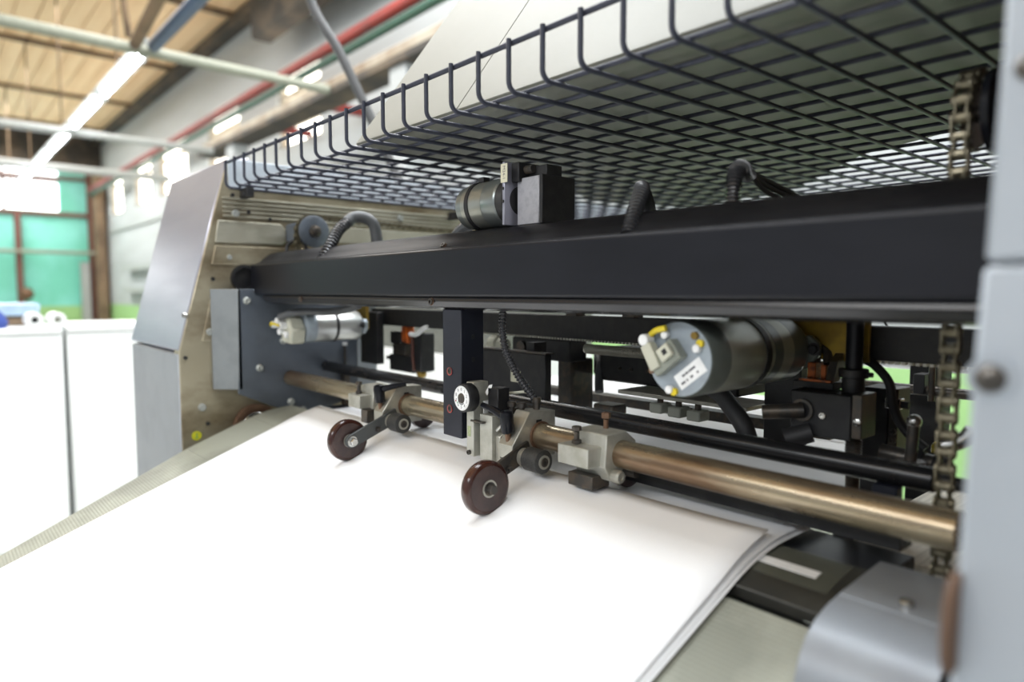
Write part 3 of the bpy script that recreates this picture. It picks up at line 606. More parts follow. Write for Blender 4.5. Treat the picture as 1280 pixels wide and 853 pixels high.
for k in range(10):
    a = math.pi/2-2*math.pi*k/10
    text('numeral', str(k), M_print, fc, (DC[0]+0.0128*math.cos(a), 0.5815, DC[2]+0.0128*math.sin(a)), (1, 0, 0), (0, 0, 1), 0.0066)
tk = MB()
for k in range(50):
    a = 2*math.pi*k/50; l = 0.0018 if k % 5 == 0 else 0.0010
    c, s = math.cos(a), math.sin(a)
    tk._add([(DC[0]+c*0.0172-s*0.00018, 0.5816, DC[2]+s*0.0172+c*0.00018), (DC[0]+c*0.0172+s*0.00018, 0.5816, DC[2]+s*0.0172-c*0.00018),
             (DC[0]+c*(0.0172-l)+s*0.00018, 0.5816, DC[2]+s*(0.0172-l)-c*0.00018), (DC[0]+c*(0.0172-l)-s*0.00018, 0.5816, DC[2]+s*(0.0172-l)+c*0.00018)], [(0, 1, 2, 3)])
build('tick_marks', tk, M_print, fc)
ac = MB()
for k in range(8): a0 = math.radians(215+k*13); ac.ring((DC[0]+0.0088*math.cos(a0), 0.5817, DC[2]+0.0088*math.sin(a0)), (0, -1, 0), 0.0001, 0.0009, 0.0002, 8)
build('arc_mark', ac, M_print, fc)
build('red_mark', MB().cyl((DC[0]-0.0132, 0.5817, DC[2]-0.005), (DC[0]-0.0132, 0.5815, DC[2]-0.005), 0.0015, seg=10), M_printr, fc)
build('green_mark', MB().cyl((DC[0]-0.0096, 0.5817, DC[2]-0.0072), (DC[0]-0.0096, 0.5815, DC[2]-0.0072), 0.0011, seg=10), M_printg, fc)
build('green_label', MB().box(-0.7905, -0.7835, 0.5995, 0.6002, -0.211, -0.196), mat('faded green label', (0.42, 0.46, 0.28), 0.6, 0, (0.2, 0.26, 0.1), 900), dl)
build('ring_nut', MB().ring((-0.812, 0.66, -0.204), (1, 0, 0), 0.018, 0.026, 0.014), M_alu, dl, 0.001)
build('paper_slip', MB().box(-0.7695, -0.7675, 0.612, 0.626, -0.176, -0.158), M_label, dl)
build('paper_slip', MB().prism([(-0.772, -0.146), (-0.768, -0.151), (-0.757, -0.137), (-0.756, -0.133), (-0.763, -0.135)], 'y', 0.618, 0.6186), M_label, dl)
sw = build('switch_block', MB().box(-0.766, -0.743, 0.618, 0.640, -0.1755, -0.138), M_blackm, dl, 0.001)
for x, y in ((-0.738, 0.64), (-0.722, 0.645)):
    build('top_screw', MB().cyl((x, y, -0.176), (x, y, -0.166), 0.004, seg=10).cyl((x, y, -0.166), (x, y, -0.158), 0.0066, seg=14, bev=0.001), M_darksteel, dl)
build('hose_fitting', MB().cyl((-0.716, 0.668, -0.170), (-0.716, 0.668, -0.156), 0.005, seg=6).cyl((-0.716, 0.668, -0.160), (-0.716, 0.668, -0.152), 0.0066, seg=14), M_darksteel, dl)

# ------------------------------------------------------------------ hoses and cables
def hose(pts, r, label, m=M_hose, pitch=0.006):
    return tag(build('corrugated_hose', corrugated(pts, r, pitch), m, ang=25), label, 'hose', 'black corrugated hoses')
hose([(-0.775, 0.655, -0.026), (-0.777, 0.655, -0.05), (-0.770, 0.655, -0.085), (-0.750, 0.66, -0.12), (-0.725, 0.665, -0.148), (-0.716, 0.668, -0.158)], 0.0062, 'black corrugated hose hanging from the beam to the dial unit', pitch=0.0052)
hose([(-1.29, 0.615, 0.062), (-1.30, 0.64, 0.098), (-1.315, 0.665, 0.128), (-1.325, 0.69, 0.146)], 0.0125, 'black corrugated hose on top of the beam, nearest the left pulley', pitch=0.0075)
tag(build('hose_elbow', MB().tube(smooth_path([(-1.325, 0.69, 0.146), (-1.327, 0.705, 0.157), (-1.318, 0.725, 0.158), (-1.308, 0.742, 0.145), (-1.305, 0.748, 0.115), (-1.305, 0.75, 0.09)], 8), 0.0125, 12), M_cable), 'grey bent hose end arching down behind the beam at left', 'hose')
hose([(-0.500, 0.607, 0.063), (-0.505, 0.62, 0.080), (-0.514, 0.64, 0.103), (-0.528, 0.665, 0.122), (-0.555, 0.70, 0.130), (-0.60, 0.77, 0.120), (-0.63, 0.82, 0.09)], 0.0098, 'black corrugated hose bowing over the beam right of the motor box', pitch=0.0062)
hose([(-0.405, 0.665, 0.088), (-0.406, 0.668, 0.115), (-0.410, 0.68, 0.133), (-0.415, 0.70, 0.138), (-0.419, 0.72, 0.132)], 0.0088, 'black corrugated hose stub on the beam left of the right chain', pitch=0.004)
for k, (dy, dz) in enumerate(((0, 0), (0.012, -0.006), (0.02, -0.013))):
    tag(build('cable', MB().tube(smooth_path([(-0.417, 0.715+dy*0.3, 0.136+dz*0.3), (-0.418, 0.76, 0.130+dz), (-0.41, 0.84, 0.112+dz), (-0.40, 0.92, 0.08+dz)], 8), 0.003, 8), M_rubber),
        ('upper', 'middle', 'lowest')[k]+' thin black cable leaving the hose stub on the beam', 'cable', 'cables leaving the hose stub')
tag(build('cable', MB().tube(smooth_path([(-1.03, 0.74, 0.065), (-1.0, 0.735, 0.098), (-0.965, 0.735, 0.116), (-0.925, 0.74, 0.118), (-0.90, 0.745, 0.10), (-0.89, 0.75, 0.07)], 8), 0.011, 10), M_cable), 'thick grey cable arching behind the beam near the top motor', 'cable')
tag(build('air_tube', MB().tube(smooth_path([(-0.775, 0.63, -0.152), (-0.755, 0.655, -0.149), (-0.735, 0.668, -0.147), (-0.726, 0.672, -0.155), (-0.722, 0.672, -0.168)], 8), 0.0022, 8), M_conn), 'thin pale wire loop above the dial unit blocks', 'wire')
tag(build('cable', MB().tube(smooth_path([(-0.352, 0.865, -0.05), (-0.350, 0.87, -0.078), (-0.335, 0.872, -0.088), (-0.318, 0.874, -0.108), (-0.313, 0.876, -0.135), (-0.305, 0.876, -0.155), (-0.290, 0.876, -0.172), (-0.276, 0.876, -0.182)], 8), 0.0055, 10), M_rubber), 'black cable curving down in front of the green wall at right', 'cable')
tag(build('cable', MB().tube(smooth_path([(-0.47, 1.24, -0.02), (-0.46, 1.25, -0.06), (-0.425, 1.26, -0.085), (-0.41, 1.255, -0.11), (-0.408, 1.25, -0.125)], 8), 0.002, 8), M_rubber), 'thin black sensor wire hanging at right beside the chain', 'wire')

# ------------------------------------------------------------------ motors
def motor(name, x, y0, y1, z, r, shell, ringm, label, big):
    t = thing(name, (x, (y0+y1)/2, z-r), label, 'motor')
    L = y1-y0
    build('shell', MB().lathe((x, y0, z), (0, 1, 0), [(L*0.16, r), (L*0.56, r), (L*0.57, r*0.97), (L*0.97, r*0.97), (L, r*0.90)], 40), shell, t)
    build('front_ring', MB().lathe((x, y0, z), (0, 1, 0), [(0, r*0.965), (0.003, r*1.002), (L*0.16, r*1.002)], 40), ringm, t)
    if big: build('rear_shell', MB().lathe((x, y0+L*0.60, z), (0, 1, 0), [(0, r*0.975), (L*0.36, r*0.975)], 40), ringm, t)
    cap = build('end_cap', MB().lathe((x, y0, z), (0, -1, 0), [(-0.002, r*0.96), (0.0012, r*0.955)], 40), M_motorface, t)
    st = build('strap', MB().ring((x, y0+L*0.50, z), (0, 1, 0), r*0.99, r*1.02, L*0.05, 40), M_blackm, t)
    build('strap_lock', MB().box(x-0.006, x+0.006, y0+L*0.49, y0+L*0.58, z+r, z+r*1.16), M_blackm, st)
    pr = [(x-r*0.95, z+r*0.35), (x+r*0.95, z+r*0.45), (x+r*1.22, z+0.01), (x+r*1.22, z-0.006), (x+r*0.9, z-r*0.55), (x-r*0.9, z-r*0.55)]
    fl = build('flange', MB().prism(pr, 'y', y1-0.004, y1+0.008), M_motordk if big else M_motorface, t, 0.003, segs=2)
    build('flange_bolt', MB().hexbolt((x+r*1.1, y1-0.004, z+0.002), (0, -1, 0), 0.006, 0.006), M_blackm, fl)
    return t, cap
MX, MZ, MY = -0.441, -0.0735, 0.625; MR = 0.0425
mt, cap = motor('drive_motor', MX, MY, 0.845, MZ, MR, M_motor, M_motordk, 'large olive grey motor with labelled end cap under the beam at right', True)
yf = MY-0.0012
def capbox(name, m, cx, cz, w, h, d, ang, y0=None, parent=None, bev=0.001):
    a = math.radians(ang); y0 = yf if y0 is None else y0
    pts = [(MX+cx+u*math.cos(a)-v*math.sin(a), MZ+cz+u*math.sin(a)+v*math.cos(a)) for u, v in ((-w/2, -h/2), (w/2, -h/2), (w/2, h/2), (-w/2, h/2))]
    return build(name, MB().prism(pts, 'y', y0-d, y0), m, parent or mt, bev)
lab = capbox('rating_label', M_label, 0.0150, -0.0145, 0.040, 0.0175, 0.0005, 38, parent=mt, bev=0)
yl = yf-0.0005
for (u0, u1, v) in ((-0.010, -0.006, 0.003), (-0.005, -0.001, 0.003), (0.0, 0.010, 0.003), (-0.016, -0.010, -0.0035), (-0.008, -0.006, -0.0035), (-0.002, 0.002, -0.0035), (0.008, 0.0105, -0.0035)):
    a = math.radians(38); uc_ = (u0+u1)/2
    capbox('print_mark', M_print, 0.0150+uc_*math.cos(a)-v*math.sin(a), -0.0145+uc_*math.sin(a)+v*math.cos(a), u1-u0, 0.0024, 0.0002, 38, yl, lab, 0)
tbx = capbox('terminal_block', mat('grey green plastic', (0.26, 0.28, 0.24), 0.45), -0.011, 0.0015, 0.040, 0.024, 0.014, 38)
capbox('terminal_socket', M_conn, -0.006, 0.008, 0.017, 0.015, 0.006, 38, yf-0.014, tbx)
capbox('terminal_hole', M_blackm, -0.005, 0.009, 0.006, 0.006, 0.0004, 38, yf-0.020, tbx, 0)
cn = capbox('connector', M_conn, -0.026, 0.002, 0.014, 0.030, 0.012, 30, yf-0.006)
build('connector_cap', MB().cyl((MX-0.036, yf-0.018, MZ+0.020), (MX-0.036, yf-0.004, MZ+0.020), 0.0065, seg=14, bev=0.001), M_label, cn)
build('connector_pin', MB().cyl((MX-0.028, yf-0.012, MZ-0.014), (MX-0.028, yf-0.004, MZ-0.014), 0.0035, seg=10), M_rust, cn)
build('yellow_wire', MB().tube(smooth_path([(MX-0.032, yf-0.008, MZ+0.026), (MX-0.024, yf-0.009, MZ+0.031), (MX-0.012, yf-0.008, MZ+0.034)], 6), 0.0034, 8), M_yellow, mt)
for cx, cz, m in ((0.021, 0.027, M_yellowz), (0.028, 0.019, M_yellow), (-0.004, -0.036, M_yellow)):
    build('cap_screw', MB().cyl((MX+cx, yf-0.004, MZ+cz), (MX+cx, yf, MZ+cz), 0.0042, seg=12), m, mt)
for cx, cz in ((0.025, 0.0135), (-0.009, -0.034), (-0.016, 0.026)):
    build('white_plug', MB().cyl((MX+cx, yf-0.007, MZ+cz), (MX+cx, yf, MZ+cz), 0.0046, seg=12, bev=0.001), M_label, mt)
build('side_label', MB().lathe((MX, 0.776, MZ), (0, 1, 0), [(0, MR*0.978), (0.026, MR*0.978)], 40, caps=False), M_motor, mt)
tag(build('motor_bracket', MB().box(-0.475, -0.335, 0.856, 0.862, -0.085, -0.027), M_yellowz, None, 0.001), 'yellow zinc plate behind the large motor under the beam', 'bracket')

ml, capl = motor('drive_motor', -1.497, 0.662, 0.80, -0.0805, 0.036, mat('pale silver motor shell', (0.62, 0.63, 0.62), 0.3, 0.7), M_motorface, 'pale silver motor with strapped cable under the left beam end', False)
build('connector', MB().prism([(-1.525, -0.115), (-1.480, -0.118), (-1.470, -0.085), (-1.495, -0.055), (-1.53, -0.06), (-1.538, -0.085)], 'y', 0.625, 0.6605), M_conn, ml, 0.004)
for k, (dx, dz) in enumerate(((-0.028, 0.004), (-0.016, 0.012), (-0.004, 0.002), (-0.022, -0.012), (0.004, -0.018))):
    build('plug', MB().cyl((-1.497+dx, 0.602+0.004*k, -0.078+dz), (-1.497+dx, 0.626, -0.078+dz), 0.008, seg=10, bev=0.0015), M_label, ml)
build('yellow_wire', MB().tube(smooth_path([(-1.52, 0.598, -0.075), (-1.505, 0.594, -0.070), (-1.49, 0.604, -0.075)], 6), 0.003, 8), M_yellow, ml)
build('cable', MB().tube(smooth_path([(-1.505, 0.61, -0.058), (-1.490, 0.635, -0.048), (-1.468, 0.66, -0.045), (-1.43, 0.69, -0.045), (-1.37, 0.70, -0.04), (-1.30, 0.70, -0.028)], 8), 0.0085, 10), M_cable, ml)
tag(build('motor_bracket', MB().prism([(-1.528, -0.03), (-1.47, -0.03), (-1.47, -0.09), (-1.512, -0.09), (-1.512, -0.10), (-1.528, -0.10)], 'y', 0.811, 0.819), M_yellowz, None, 0.001), 'yellow brown plate behind the pale silver motor at left', 'bracket')

# small motor on top of the beam
tm = thing('gear_motor', (-0.76, 0.67, 0.094), 'grey cylindrical gear motor with square box on top of the beam', 'motor')
ty, tz, tr = 0.662, 0.1305, 0.0355
build('shell', MB().lathe((-0.862, ty, tz), (1, 0, 0), [(0, tr*0.80), (0.004, tr*0.93), (0.018, tr*0.95), (0.019, tr), (0.068, tr), (0.070, tr*1.03), (0.098, tr*1.03), (0.100, tr*0.98)], 40), mat('grey motor shell', (0.30, 0.33, 0.32), 0.28, 0.75, (0.26, 0.28, 0.28), 10), tm)
build('light_band', MB().lathe((-0.8425, ty, tz), (1, 0, 0), [(0, tr*1.006), (0.048, tr*1.006)], 40, caps=False), mat('brushed steel band', (0.42, 0.43, 0.39), 0.28, 0.8, (0.36, 0.37, 0.33), 10), tm)
build('strap', MB().ring((-0.832, ty, tz), (1, 0, 0), tr*0.99, tr*1.04, 0.008, 40).box(-0.834, -0.822, ty-0.006, ty+0.006, tz+tr, tz+tr+0.008), M_blackm, tm)
build('gear_end', MB().lathe((-0.762, ty, tz), (1, 0, 0), [(0, tr*0.97), (0.012, tr*0.9), (0.018, tr*0.55)], 32), M_blackm, tm)
mpl = build('mount_plate', MB().box(-0.750, -0.7445, ty-0.030, ty+0.035, 0.0945, 0.183), M_silver, tm, 0.0008)
mt2 = build('mount_bracket', MB().box(-0.744, -0.728, ty-0.018, ty+0.03, 0.155, 0.182), M_blackm, tm, 0.001)
build('bracket_knob', MB().cyl((-0.727, ty-0.004, 0.172), (-0.712, ty-0.004, 0.172), 0.006, seg=14), M_darksteel, mt2)
build('bracket_arm', MB().box(-0.728, -0.69, ty-0.0, ty+0.03, 0.160, 0.176), M_blackm, tm, 0.001)
for z in (0.146, 0.128): build('plate_screw', MB().cyl((-0.7472, ty-0.0315, z), (-0.7472, ty-0.030, z), 0.0022, seg=10), M_blackm, mpl)
gb = build('gear_box', MB().box(-0.738, -0.693, ty-0.012, ty+0.052, 0.0945, 0.160), mat('light grey casting', (0.42, 0.42, 0.45), 0.45, 0.3, (0.36, 0.36, 0.39), 120), tm, 0.001)
build('box_cover', MB().box(-0.692, -0.686, ty-0.012, ty+0.052, 0.0945, 0.161), M_blackm, tm, 0.0006)
tl = build('tag_label', MB().box(-0.7515, -0.7375, ty-0.0312, ty-0.0302, 0.154, 0.180), M_ivory, tm)
text('tag_print', 'M24-1', M_print, tl, (-0.7445, ty-0.0314, 0.1675), (0, 0, -1), (1, 0, 0), 0.0075)

# ------------------------------------------------------------------ chains and sprockets
def link_mesh(outer):
    m = MB(); w = 0.0068 if outer else 0.0045; p = 0.0159
    for s in (-1, 1):
        pts = []
        for k in range(7): a = math.pi*k/6; pts.append((0.0058*math.cos(a), p/2+0.0058*math.sin(a)))
        for k in range(7): a = math.pi+math.pi*k/6; pts.append((0.0058*math.cos(a), -p/2+0.0058*math.sin(a)))
        pts = pts[:7]+[(-0.0040, 0)]+pts[7:]+[(0.0040, 0)]
        m.prism(pts, 'x', s*w-0.0008, s*w+0.0008)
    if not outer:
        for z in (-p/2, p/2): m.cyl((-0.0037, 0, z), (0.0037, 0, z), 0.005, seg=10)
    else:
        for z in (-p/2, p/2): m.cyl((-0.0085, 0, z), (0.0085, 0, z), 0.0024, seg=8)
    return m
M_chain = mat('oily chain steel', (0.24, 0.215, 0.15), 0.36, 0.7, (0.10, 0.085, 0.055), 90, rvar=0.1)
def make_mesh(name, mb, m):
    me = bpy.data.meshes.new(name); me.from_pydata(mb.v, [], mb.f); me.materials.append(m)
    me.polygons.foreach_set('use_smooth', [True]*len(me.polygons)); me.set_sharp_from_angle(angle=math.radians(35)); return me
LK = [make_mesh('chain_link', link_mesh(True), M_chain), make_mesh('chain_link', link_mesh(False), M_chain)]
def chain(x, path, label):
    pts = resample([Vector((x, y, z)) for y, z in path], 0.0159)
    t = thing('roller_chain', (x, path[0][0], path[0][1]), label, 'chain')
    for i in range(len(pts)-1):
        a, b = pts[i], pts[i+1]; d = (b-a).normalized()
        o = bpy.data.objects.new('chain_link', LK[i % 2]); COL.objects.link(o); o.parent = t
        o.location = (a+b)/2-t.location; o.rotation_euler = (math.atan2(-d.y, d.z), 0, 0)
    return t
def arc(cy, cz, r, a0, a1, n=16): return [(cy+r*math.cos(math.radians(a0+(a1-a0)*k/n)), cz+r*math.sin(math.radians(a0+(a1-a0)*k/n))) for k in range(n+1)]
chain(-0.2065, [(0.709, -0.37), (0.709, 0.163)]+arc(0.745, 0.163, 0.036, 180, 90)+[(1.6, 0.19)], 'oily roller chain hanging in front of the right side frame')
chain(-1.52, [(0.664, 0.05), (0.664, 0.139)]+arc(0.698, 0.139, 0.034, 180, 90)+[(1.7, 0.150)], 'tan roller chain along the left plate over the small pulley')
def sprocket(x, cy, cz, r, dx, label, bracket, dm):
    t = thing('chain_pulley', (x, cy, cz-r), label, 'pulley')
    pr = []
    for k in range(48):
        a = 2*math.pi*k/48; rr = r-0.004+0.0022*math.cos(a*14); pr.append((cy+rr*math.cos(a), cz+rr*math.sin(a)))
    build('sprocket', MB().prism(pr, 'x', x-0.0025, x+0.0025), M_darksteel, t)
    build('side_disc', MB().lathe((x+dx, cy, cz), (1, 0, 0), [(0, r*0.5), (0.001, r+0.002), (0.007, r+0.003), (0.009, r*0.98), (0.010, r*0.40)], 36), dm, t)
    build('hub', MB().lathe((x+dx+0.010, cy, cz), (1, 0, 0), [(0, 0.015), (0.004, 0.014), (0.006, 0.009), (0.016, 0.008), (0.017, 0.006)], 20), M_darksteel, t)
    build('axle', MB().cyl((x-0.02, cy, cz), (x+dx+0.004, cy, cz), 0.007, seg=14), M_darksteel, t)
    bracket(t)
    return t
sprocket(-0.2065, 0.745, 0.163, 0.036, 0.013, 'black disc pulley carrying the chain beside the right side frame', lambda t: build('stub_shaft', MB().cyl((-0.185, 0.745, 0.163), (-0.113, 0.745, 0.163), 0.014, seg=20), M_blackm, t), M_black)
sprocket(-1.52, 0.698, 0.139, 0.034, 0.012, 'grey disc pulley on the left plate behind the beam', lambda t: build('bearing_block', MB().box(-1.611, -1.54, 0.675, 0.72, 0.118, 0.162), M_greydk, t, 0.004), M_greydk)
tag(build('cable_loop', MB().tube(smooth_path([(-1.56, 0.655, 0.085), (-1.565, 0.66, 0.108), (-1.555, 0.672, 0.12), (-1.545, 0.69, 0.115), (-1.54, 0.70, 0.09)], 8), 0.004, 8), M_rubber), 'thin black cable loops under the left pulley', 'cable')

# ------------------------------------------------------------------ wire basket
bk = thing('wire_basket', (-0.9, 1.2, 0.235), 'dark coated wire mesh basket above the crossbeam', 'basket')
WR = 0.0031; yf_, yb = 0.535, 1.86; zf = 0.235; zr = 0.292
def bend(x):
    p = [(x, yf_, zr+0.003)]
    p += [(x, yf_, zr-0.02), (x, yf_, zf+0.012)]
    for k in range(1, 6): a = math.pi+math.pi/2*k/6; p.append((x, yf_+0.012+0.012*math.cos(a), zf+0.012+0.012*math.sin(a)))
    p += [(x, yf_+0.012, zf), (x, yf_+0.4, zf), (x, yb, zf)]
    return p
w0 = build('cross_wire', MB().tube(bend(-1.6), WR, 8), M_wire, bk, ang=60)
for k in range(1, 26): share(w0, bk, (0.0575*k, 0, 0))
x0, x1 = -1.606, -0.156
l0 = build('long_wire', MB().tube([(x0, 0.567, zf+2*WR), (x1, 0.567, zf+2*WR)], WR*0.95, 8), M_wire, bk, ang=60)
for k in range(1, 22): share(l0, bk, (0, 0.0615*k, 0))
build('rim_wire', MB().tube([(x0, yf_+2*WR, zr), (x1, yf_+2*WR, zr)], WR*1.15, 8), M_wire, bk, ang=60)

# beige hood in the basket
hd = thing('machine_hood', (-0.7, 1.1, 0.262), 'large beige grey sheet hood resting above the wire basket', 'hood')
bot = [(-1.105, 0.603), (-1.25, 0.70), (-1.31, 0.83), (-1.31, 1.07), (-1.36, 1.42), (-1.25, 1.80), (-0.84, 1.66), (-0.55, 1.345), (-0.40, 1.27), (-0.125, 1.12), (-0.125, 0.603)]
bot = [(-1.105, 0.603), (-1.16, 1.02), (-1.30, 1.42), (-1.25, 1.80), (-0.84, 1.66), (-0.55, 1.345), (-0.40, 1.27), (-0.125, 1.12), (-0.125, 0.603)]
build('underside', MB().prism(bot, 'z', 0.2555, 0.2625), M_hood, hd, 0.001)
xf = -0.807
for a, b in ((-1.105, xf-0.0006), (xf+0.0006, -0.125)):
    build('front_panel', MB().prism([(0.594, 0.260), (0.600, 0.2555), (0.607, 0.2627), (0.93, 0.698), (0.922, 0.703)], 'x', a, b), M_hood, hd, 0.001)
build('fold_line', MB().prism([(0.655, 0.2545), (0.658, 0.2545), (0.658, 0.2556), (0.655, 0.2556)], 'x', -1.10, -0.13), M_hood, hd)
build('back_panel', MB().prism([(0.925, 0.695), (1.10, 0.264), (1.108, 0.264), (0.935, 0.70)], 'x', -1.10, -0.13), M_hood, hd)

# ------------------------------------------------------------------ inner works under the beam
def bx(name, x0, x1, y0, y1, z0, z1, m, label, cat, bev=0.0012, group=None):
    return tag(build(name, MB().box(x0, x1, y0, y1, z0, z1), m, None, bev), label, cat, group)
rk = thing('toothed_rail', (-0.8, 0.9, -0.09), 'long black rail with fine teeth along its lower edge, under the beam', 'rail')
build('bar', MB().box(-1.56, -0.12, 0.875, 0.905, -0.083, -0.042), M_blackm, rk, 0.001)
th = MB()
for k in range(130): th.box(-1.10+k*0.0075, -1.10+k*0.0075+0.004, 0.8748, 0.884, -0.0865, -0.0832)
o = build('tooth', th, M_alu, rk); o['kind'] = 'stuff'
for x in (-0.85, -0.72): build('mount_lug', MB().box(x-0.012, x+0.012, 0.876, 0.90, -0.042, -0.027), M_darksteel, rk)
sp = MB(); pts = []
for k in range(14*36): a = 2*math.pi*k/14; pts.append((-0.80+0.13*k/(14*36), 0.862+0.0075*math.cos(a), -0.0975+0.0075*math.sin(a)))
tag(build('coil_spring', sp.tube(pts, 0.0012, 6), M_alu), 'long thin coil spring under the toothed rail', 'spring')

fh = thing('feeder_unit', (-0.70, 0.98, -0.17), 'black feeder head block in the dark behind the large motor', 'machine part')
build('body', MB().box(-0.83, -0.55, 0.93, 1.15, -0.16, -0.10), M_blackm, fh, 0.003)
build('side_lug', MB().box(-0.865, -0.832, 0.95, 1.05, -0.155, -0.105), M_darksteel, fh, 0.004)
for x in (-0.78, -0.755, -0.72): build('screw', MB().socket((x, 0.93, -0.135), (0, -1, 0), 0.003, 0.003), M_darksteel, fh)
build('air_pipe', MB().tube(smooth_path([(-0.90, 1.0, -0.115), (-0.86, 0.96, -0.118), (-0.835, 0.94, -0.13), (-0.83, 0.93, -0.155), (-0.82, 0.92, -0.18)], 8), 0.008, 10), M_cable, fh)
cy_ = thing('air_cylinder', (-0.93, 0.9, -0.105), 'black air cylinder with a cream end fitting behind the post', 'cylinder')
build('barrel', MB().box(-1.02, -0.86, 0.885, 0.93, -0.128, -0.0885), M_blackm, cy_, 0.002)
build('end_fitting', MB().lathe((-0.99, 0.884, -0.107), (0, -1, 0), [(0, 0.012), (0.004, 0.012), (0.005, 0.005)], 16), M_darksteel, cy_)
build('cream_knob', MB().lathe((-1.073, 0.88, -0.107), (1, 0, 0), [(0, 0.019), (0.022, 0.02), (0.026, 0.016), (0.040, 0.014)], 18), M_conn, cy_)
bp = thing('valve_box', (-0.83, 0.75, -0.185), 'flat black box with a small ivory sticker behind the dial hose', 'box')
build('body', MB().box(-0.99, -0.820, 0.785, 0.80, -0.20, -0.105), M_blackm, bp, 0.0015)
build('lid', MB().box(-0.993, -0.817, 0.783, 0.803, -0.1048, -0.1025), M_darksteel, bp)
build('sticker', MB().box(-0.908, -0.882, 0.7845, 0.786, -0.158, -0.138), M_ivory, bp)
build('hanger', MB().box(-0.885, -0.865, 0.801, 0.83, -0.125, -0.088), M_blackm, bp)
tr_ = thing('suction_tray', (-0.62, 0.9, -0.195), 'thin pale tray with small feet under the feeder, left of the motor', 'tray')
build('tray_plate', MB().box(-0.735, -0.50, 0.87, 0.95, -0.168, -0.162), M_alu, tr_, 0.001)
for x, z in ((-0.66, -0.176), (-0.625, -0.178), (-0.59, -0.179)):
    f_ = build('foot', MB().box(x-0.012, x+0.012, 0.872, 0.90, z-0.016, z), mat('dull grey green', (0.26, 0.27, 0.23), 0.5), tr_, 0.002)
    build('stem', MB().cyl((x, 0.886, z), (x, 0.886, -0.168), 0.005, seg=10), M_darksteel, f_)
bx('feeder_block', -0.80, -0.755, 0.88, 0.92, -0.212, -0.194, M_darksteel, 'dark grey block on the sheet behind the black rod', 'block', 0.003)
bx('feeder_post', -0.908, -0.87, 0.90, 0.96, -0.225, -0.125, M_darksteel, 'dark upright block behind the black rod, right of the valve box', 'post', 0.003)
tag(build('vacuum_hose', MB().tube(smooth_path([(-0.53, 0.83, -0.135), (-0.51, 0.82, -0.14), (-0.49, 0.81, -0.152), (-0.465, 0.80, -0.172), (-0.455, 0.80, -0.195)], 8), 0.012, 12), M_rubber), 'thick black hose below the large motor', 'hose')
bx('rear_bar', -1.35, -0.45, 1.02, 1.05, -0.222, -0.205, M_darksteel, 'dark bar across the sheets far behind the black rod', 'bar')

# right carriage
rc = thing('suction_carriage', (-0.37, 0.83, -0.18), 'black carriage block with collar and threaded column at right', 'machine part')
build('block', MB().box(-0.402, -0.330, 0.80, 0.85, -0.172, -0.119), M_blackm, rc, 0.0015)
build('side_block', MB().box(-0.3295, -0.318, 0.80, 0.84, -0.168, -0.117), M_darksteel, rc, 0.001)
build('hanger_plate', MB().box(-0.476, -0.425, 0.872, 0.89, -0.215, -0.03), M_blackm, rc, 0.001)
build('column', MB().cyl((-0.343, 0.835, -0.119), (-0.343, 0.835, -0.03), 0.0095, seg=20), M_black, rc)
build('sleeve', MB().cyl((-0.343, 0.835, -0.119), (-0.343, 0.835, -0.095), 0.0125, seg=20), M_blackm, rc)
build('collar', MB().cyl((-0.343, 0.835, -0.102), (-0.343, 0.835, -0.091), 0.0165, seg=24, bev=0.001).cyl((-0.328, 0.832, -0.0965), (-0.320, 0.831, -0.0965), 0.003, seg=8), M_blackm, rc)
pts = [( -0.336+0.0085*math.cos(a), 0.825+0.0085*math.sin(a), -0.172-0.032*k/140) for k in range(141) for a in (2*math.pi*k/14,)]
build('screw_thread', MB().tube(pts, 0.0011, 6).cyl((-0.336, 0.825, -0.172), (-0.336, 0.825, -0.255), 0.0078, seg=18), M_darksteel, rc)
build('stub_pipe', MB().cyl((-0.386, 0.80, -0.143), (-0.425, 0.775, -0.147), 0.009, seg=18).ring((-0.386, 0.80, -0.142), (0, -1, 0), 0.010, 0.0135, 0.004, 20), M_darksteel, rc)
build('lower_pipe', MB().cyl((-0.375, 0.80, -0.168), (-0.40, 0.785, -0.178), 0.012, seg=18), M_rubber, rc)
build('screw', MB().socket((-0.362, 0.80, -0.146), (0, -1, 0), 0.004, 0.003), M_steel, rc)
build('screw', MB().lathe((-0.3225, 0.80, -0.148), (0, -1, 0), [(0, 0.0042), (0.003, 0.0042), (0.004, 0.002)], 12), M_steel, rc)
cp = thing('copper_coil', (-0.385, 0.85, -0.119), 'small orange copper coil in a black tray above the carriage block', 'coil')
build('tray', MB().box(-0.412, -0.362, 0.825, 0.87, -0.1185, -0.110), M_blackm, cp, 0.0008)
build('copper_strip', MB().box(-0.405, -0.366, 0.826, 0.835, -0.110, -0.1075), mat('dark copper winding', (0.30, 0.075, 0.015), 0.3, 0.5, (0.10, 0.03, 0.01), 80), cp)
build('winding', MB().box(-0.402, -0.391, 0.84, 0.865, -0.109, -0.088).box(-0.385, -0.378, 0.84, 0.865, -0.109, -0.090), mat('dark copper winding', (0.30, 0.075, 0.015), 0.3, 0.5, (0.10, 0.03, 0.01), 80), cp, 0.001)
build('holder', MB().prism([(0.83, -0.109), (0.845, -0.109), (0.875, -0.075), (0.865, -0.070), (0.84, -0.085)], 'x', -0.374, -0.364), M_darksteel, cp)
build('ribbon', MB().tube(smooth_path([(-0.41, 0.86, -0.07), (-0.40, 0.855, -0.078), (-0.395, 0.85, -0.09)], 6), 0.006, 8).tube(smooth_path([(-0.395, 0.86, -0.068), (-0.385, 0.858, -0.076), (-0.38, 0.85, -0.09)], 6), 0.006, 8), M_darksteel, cp)
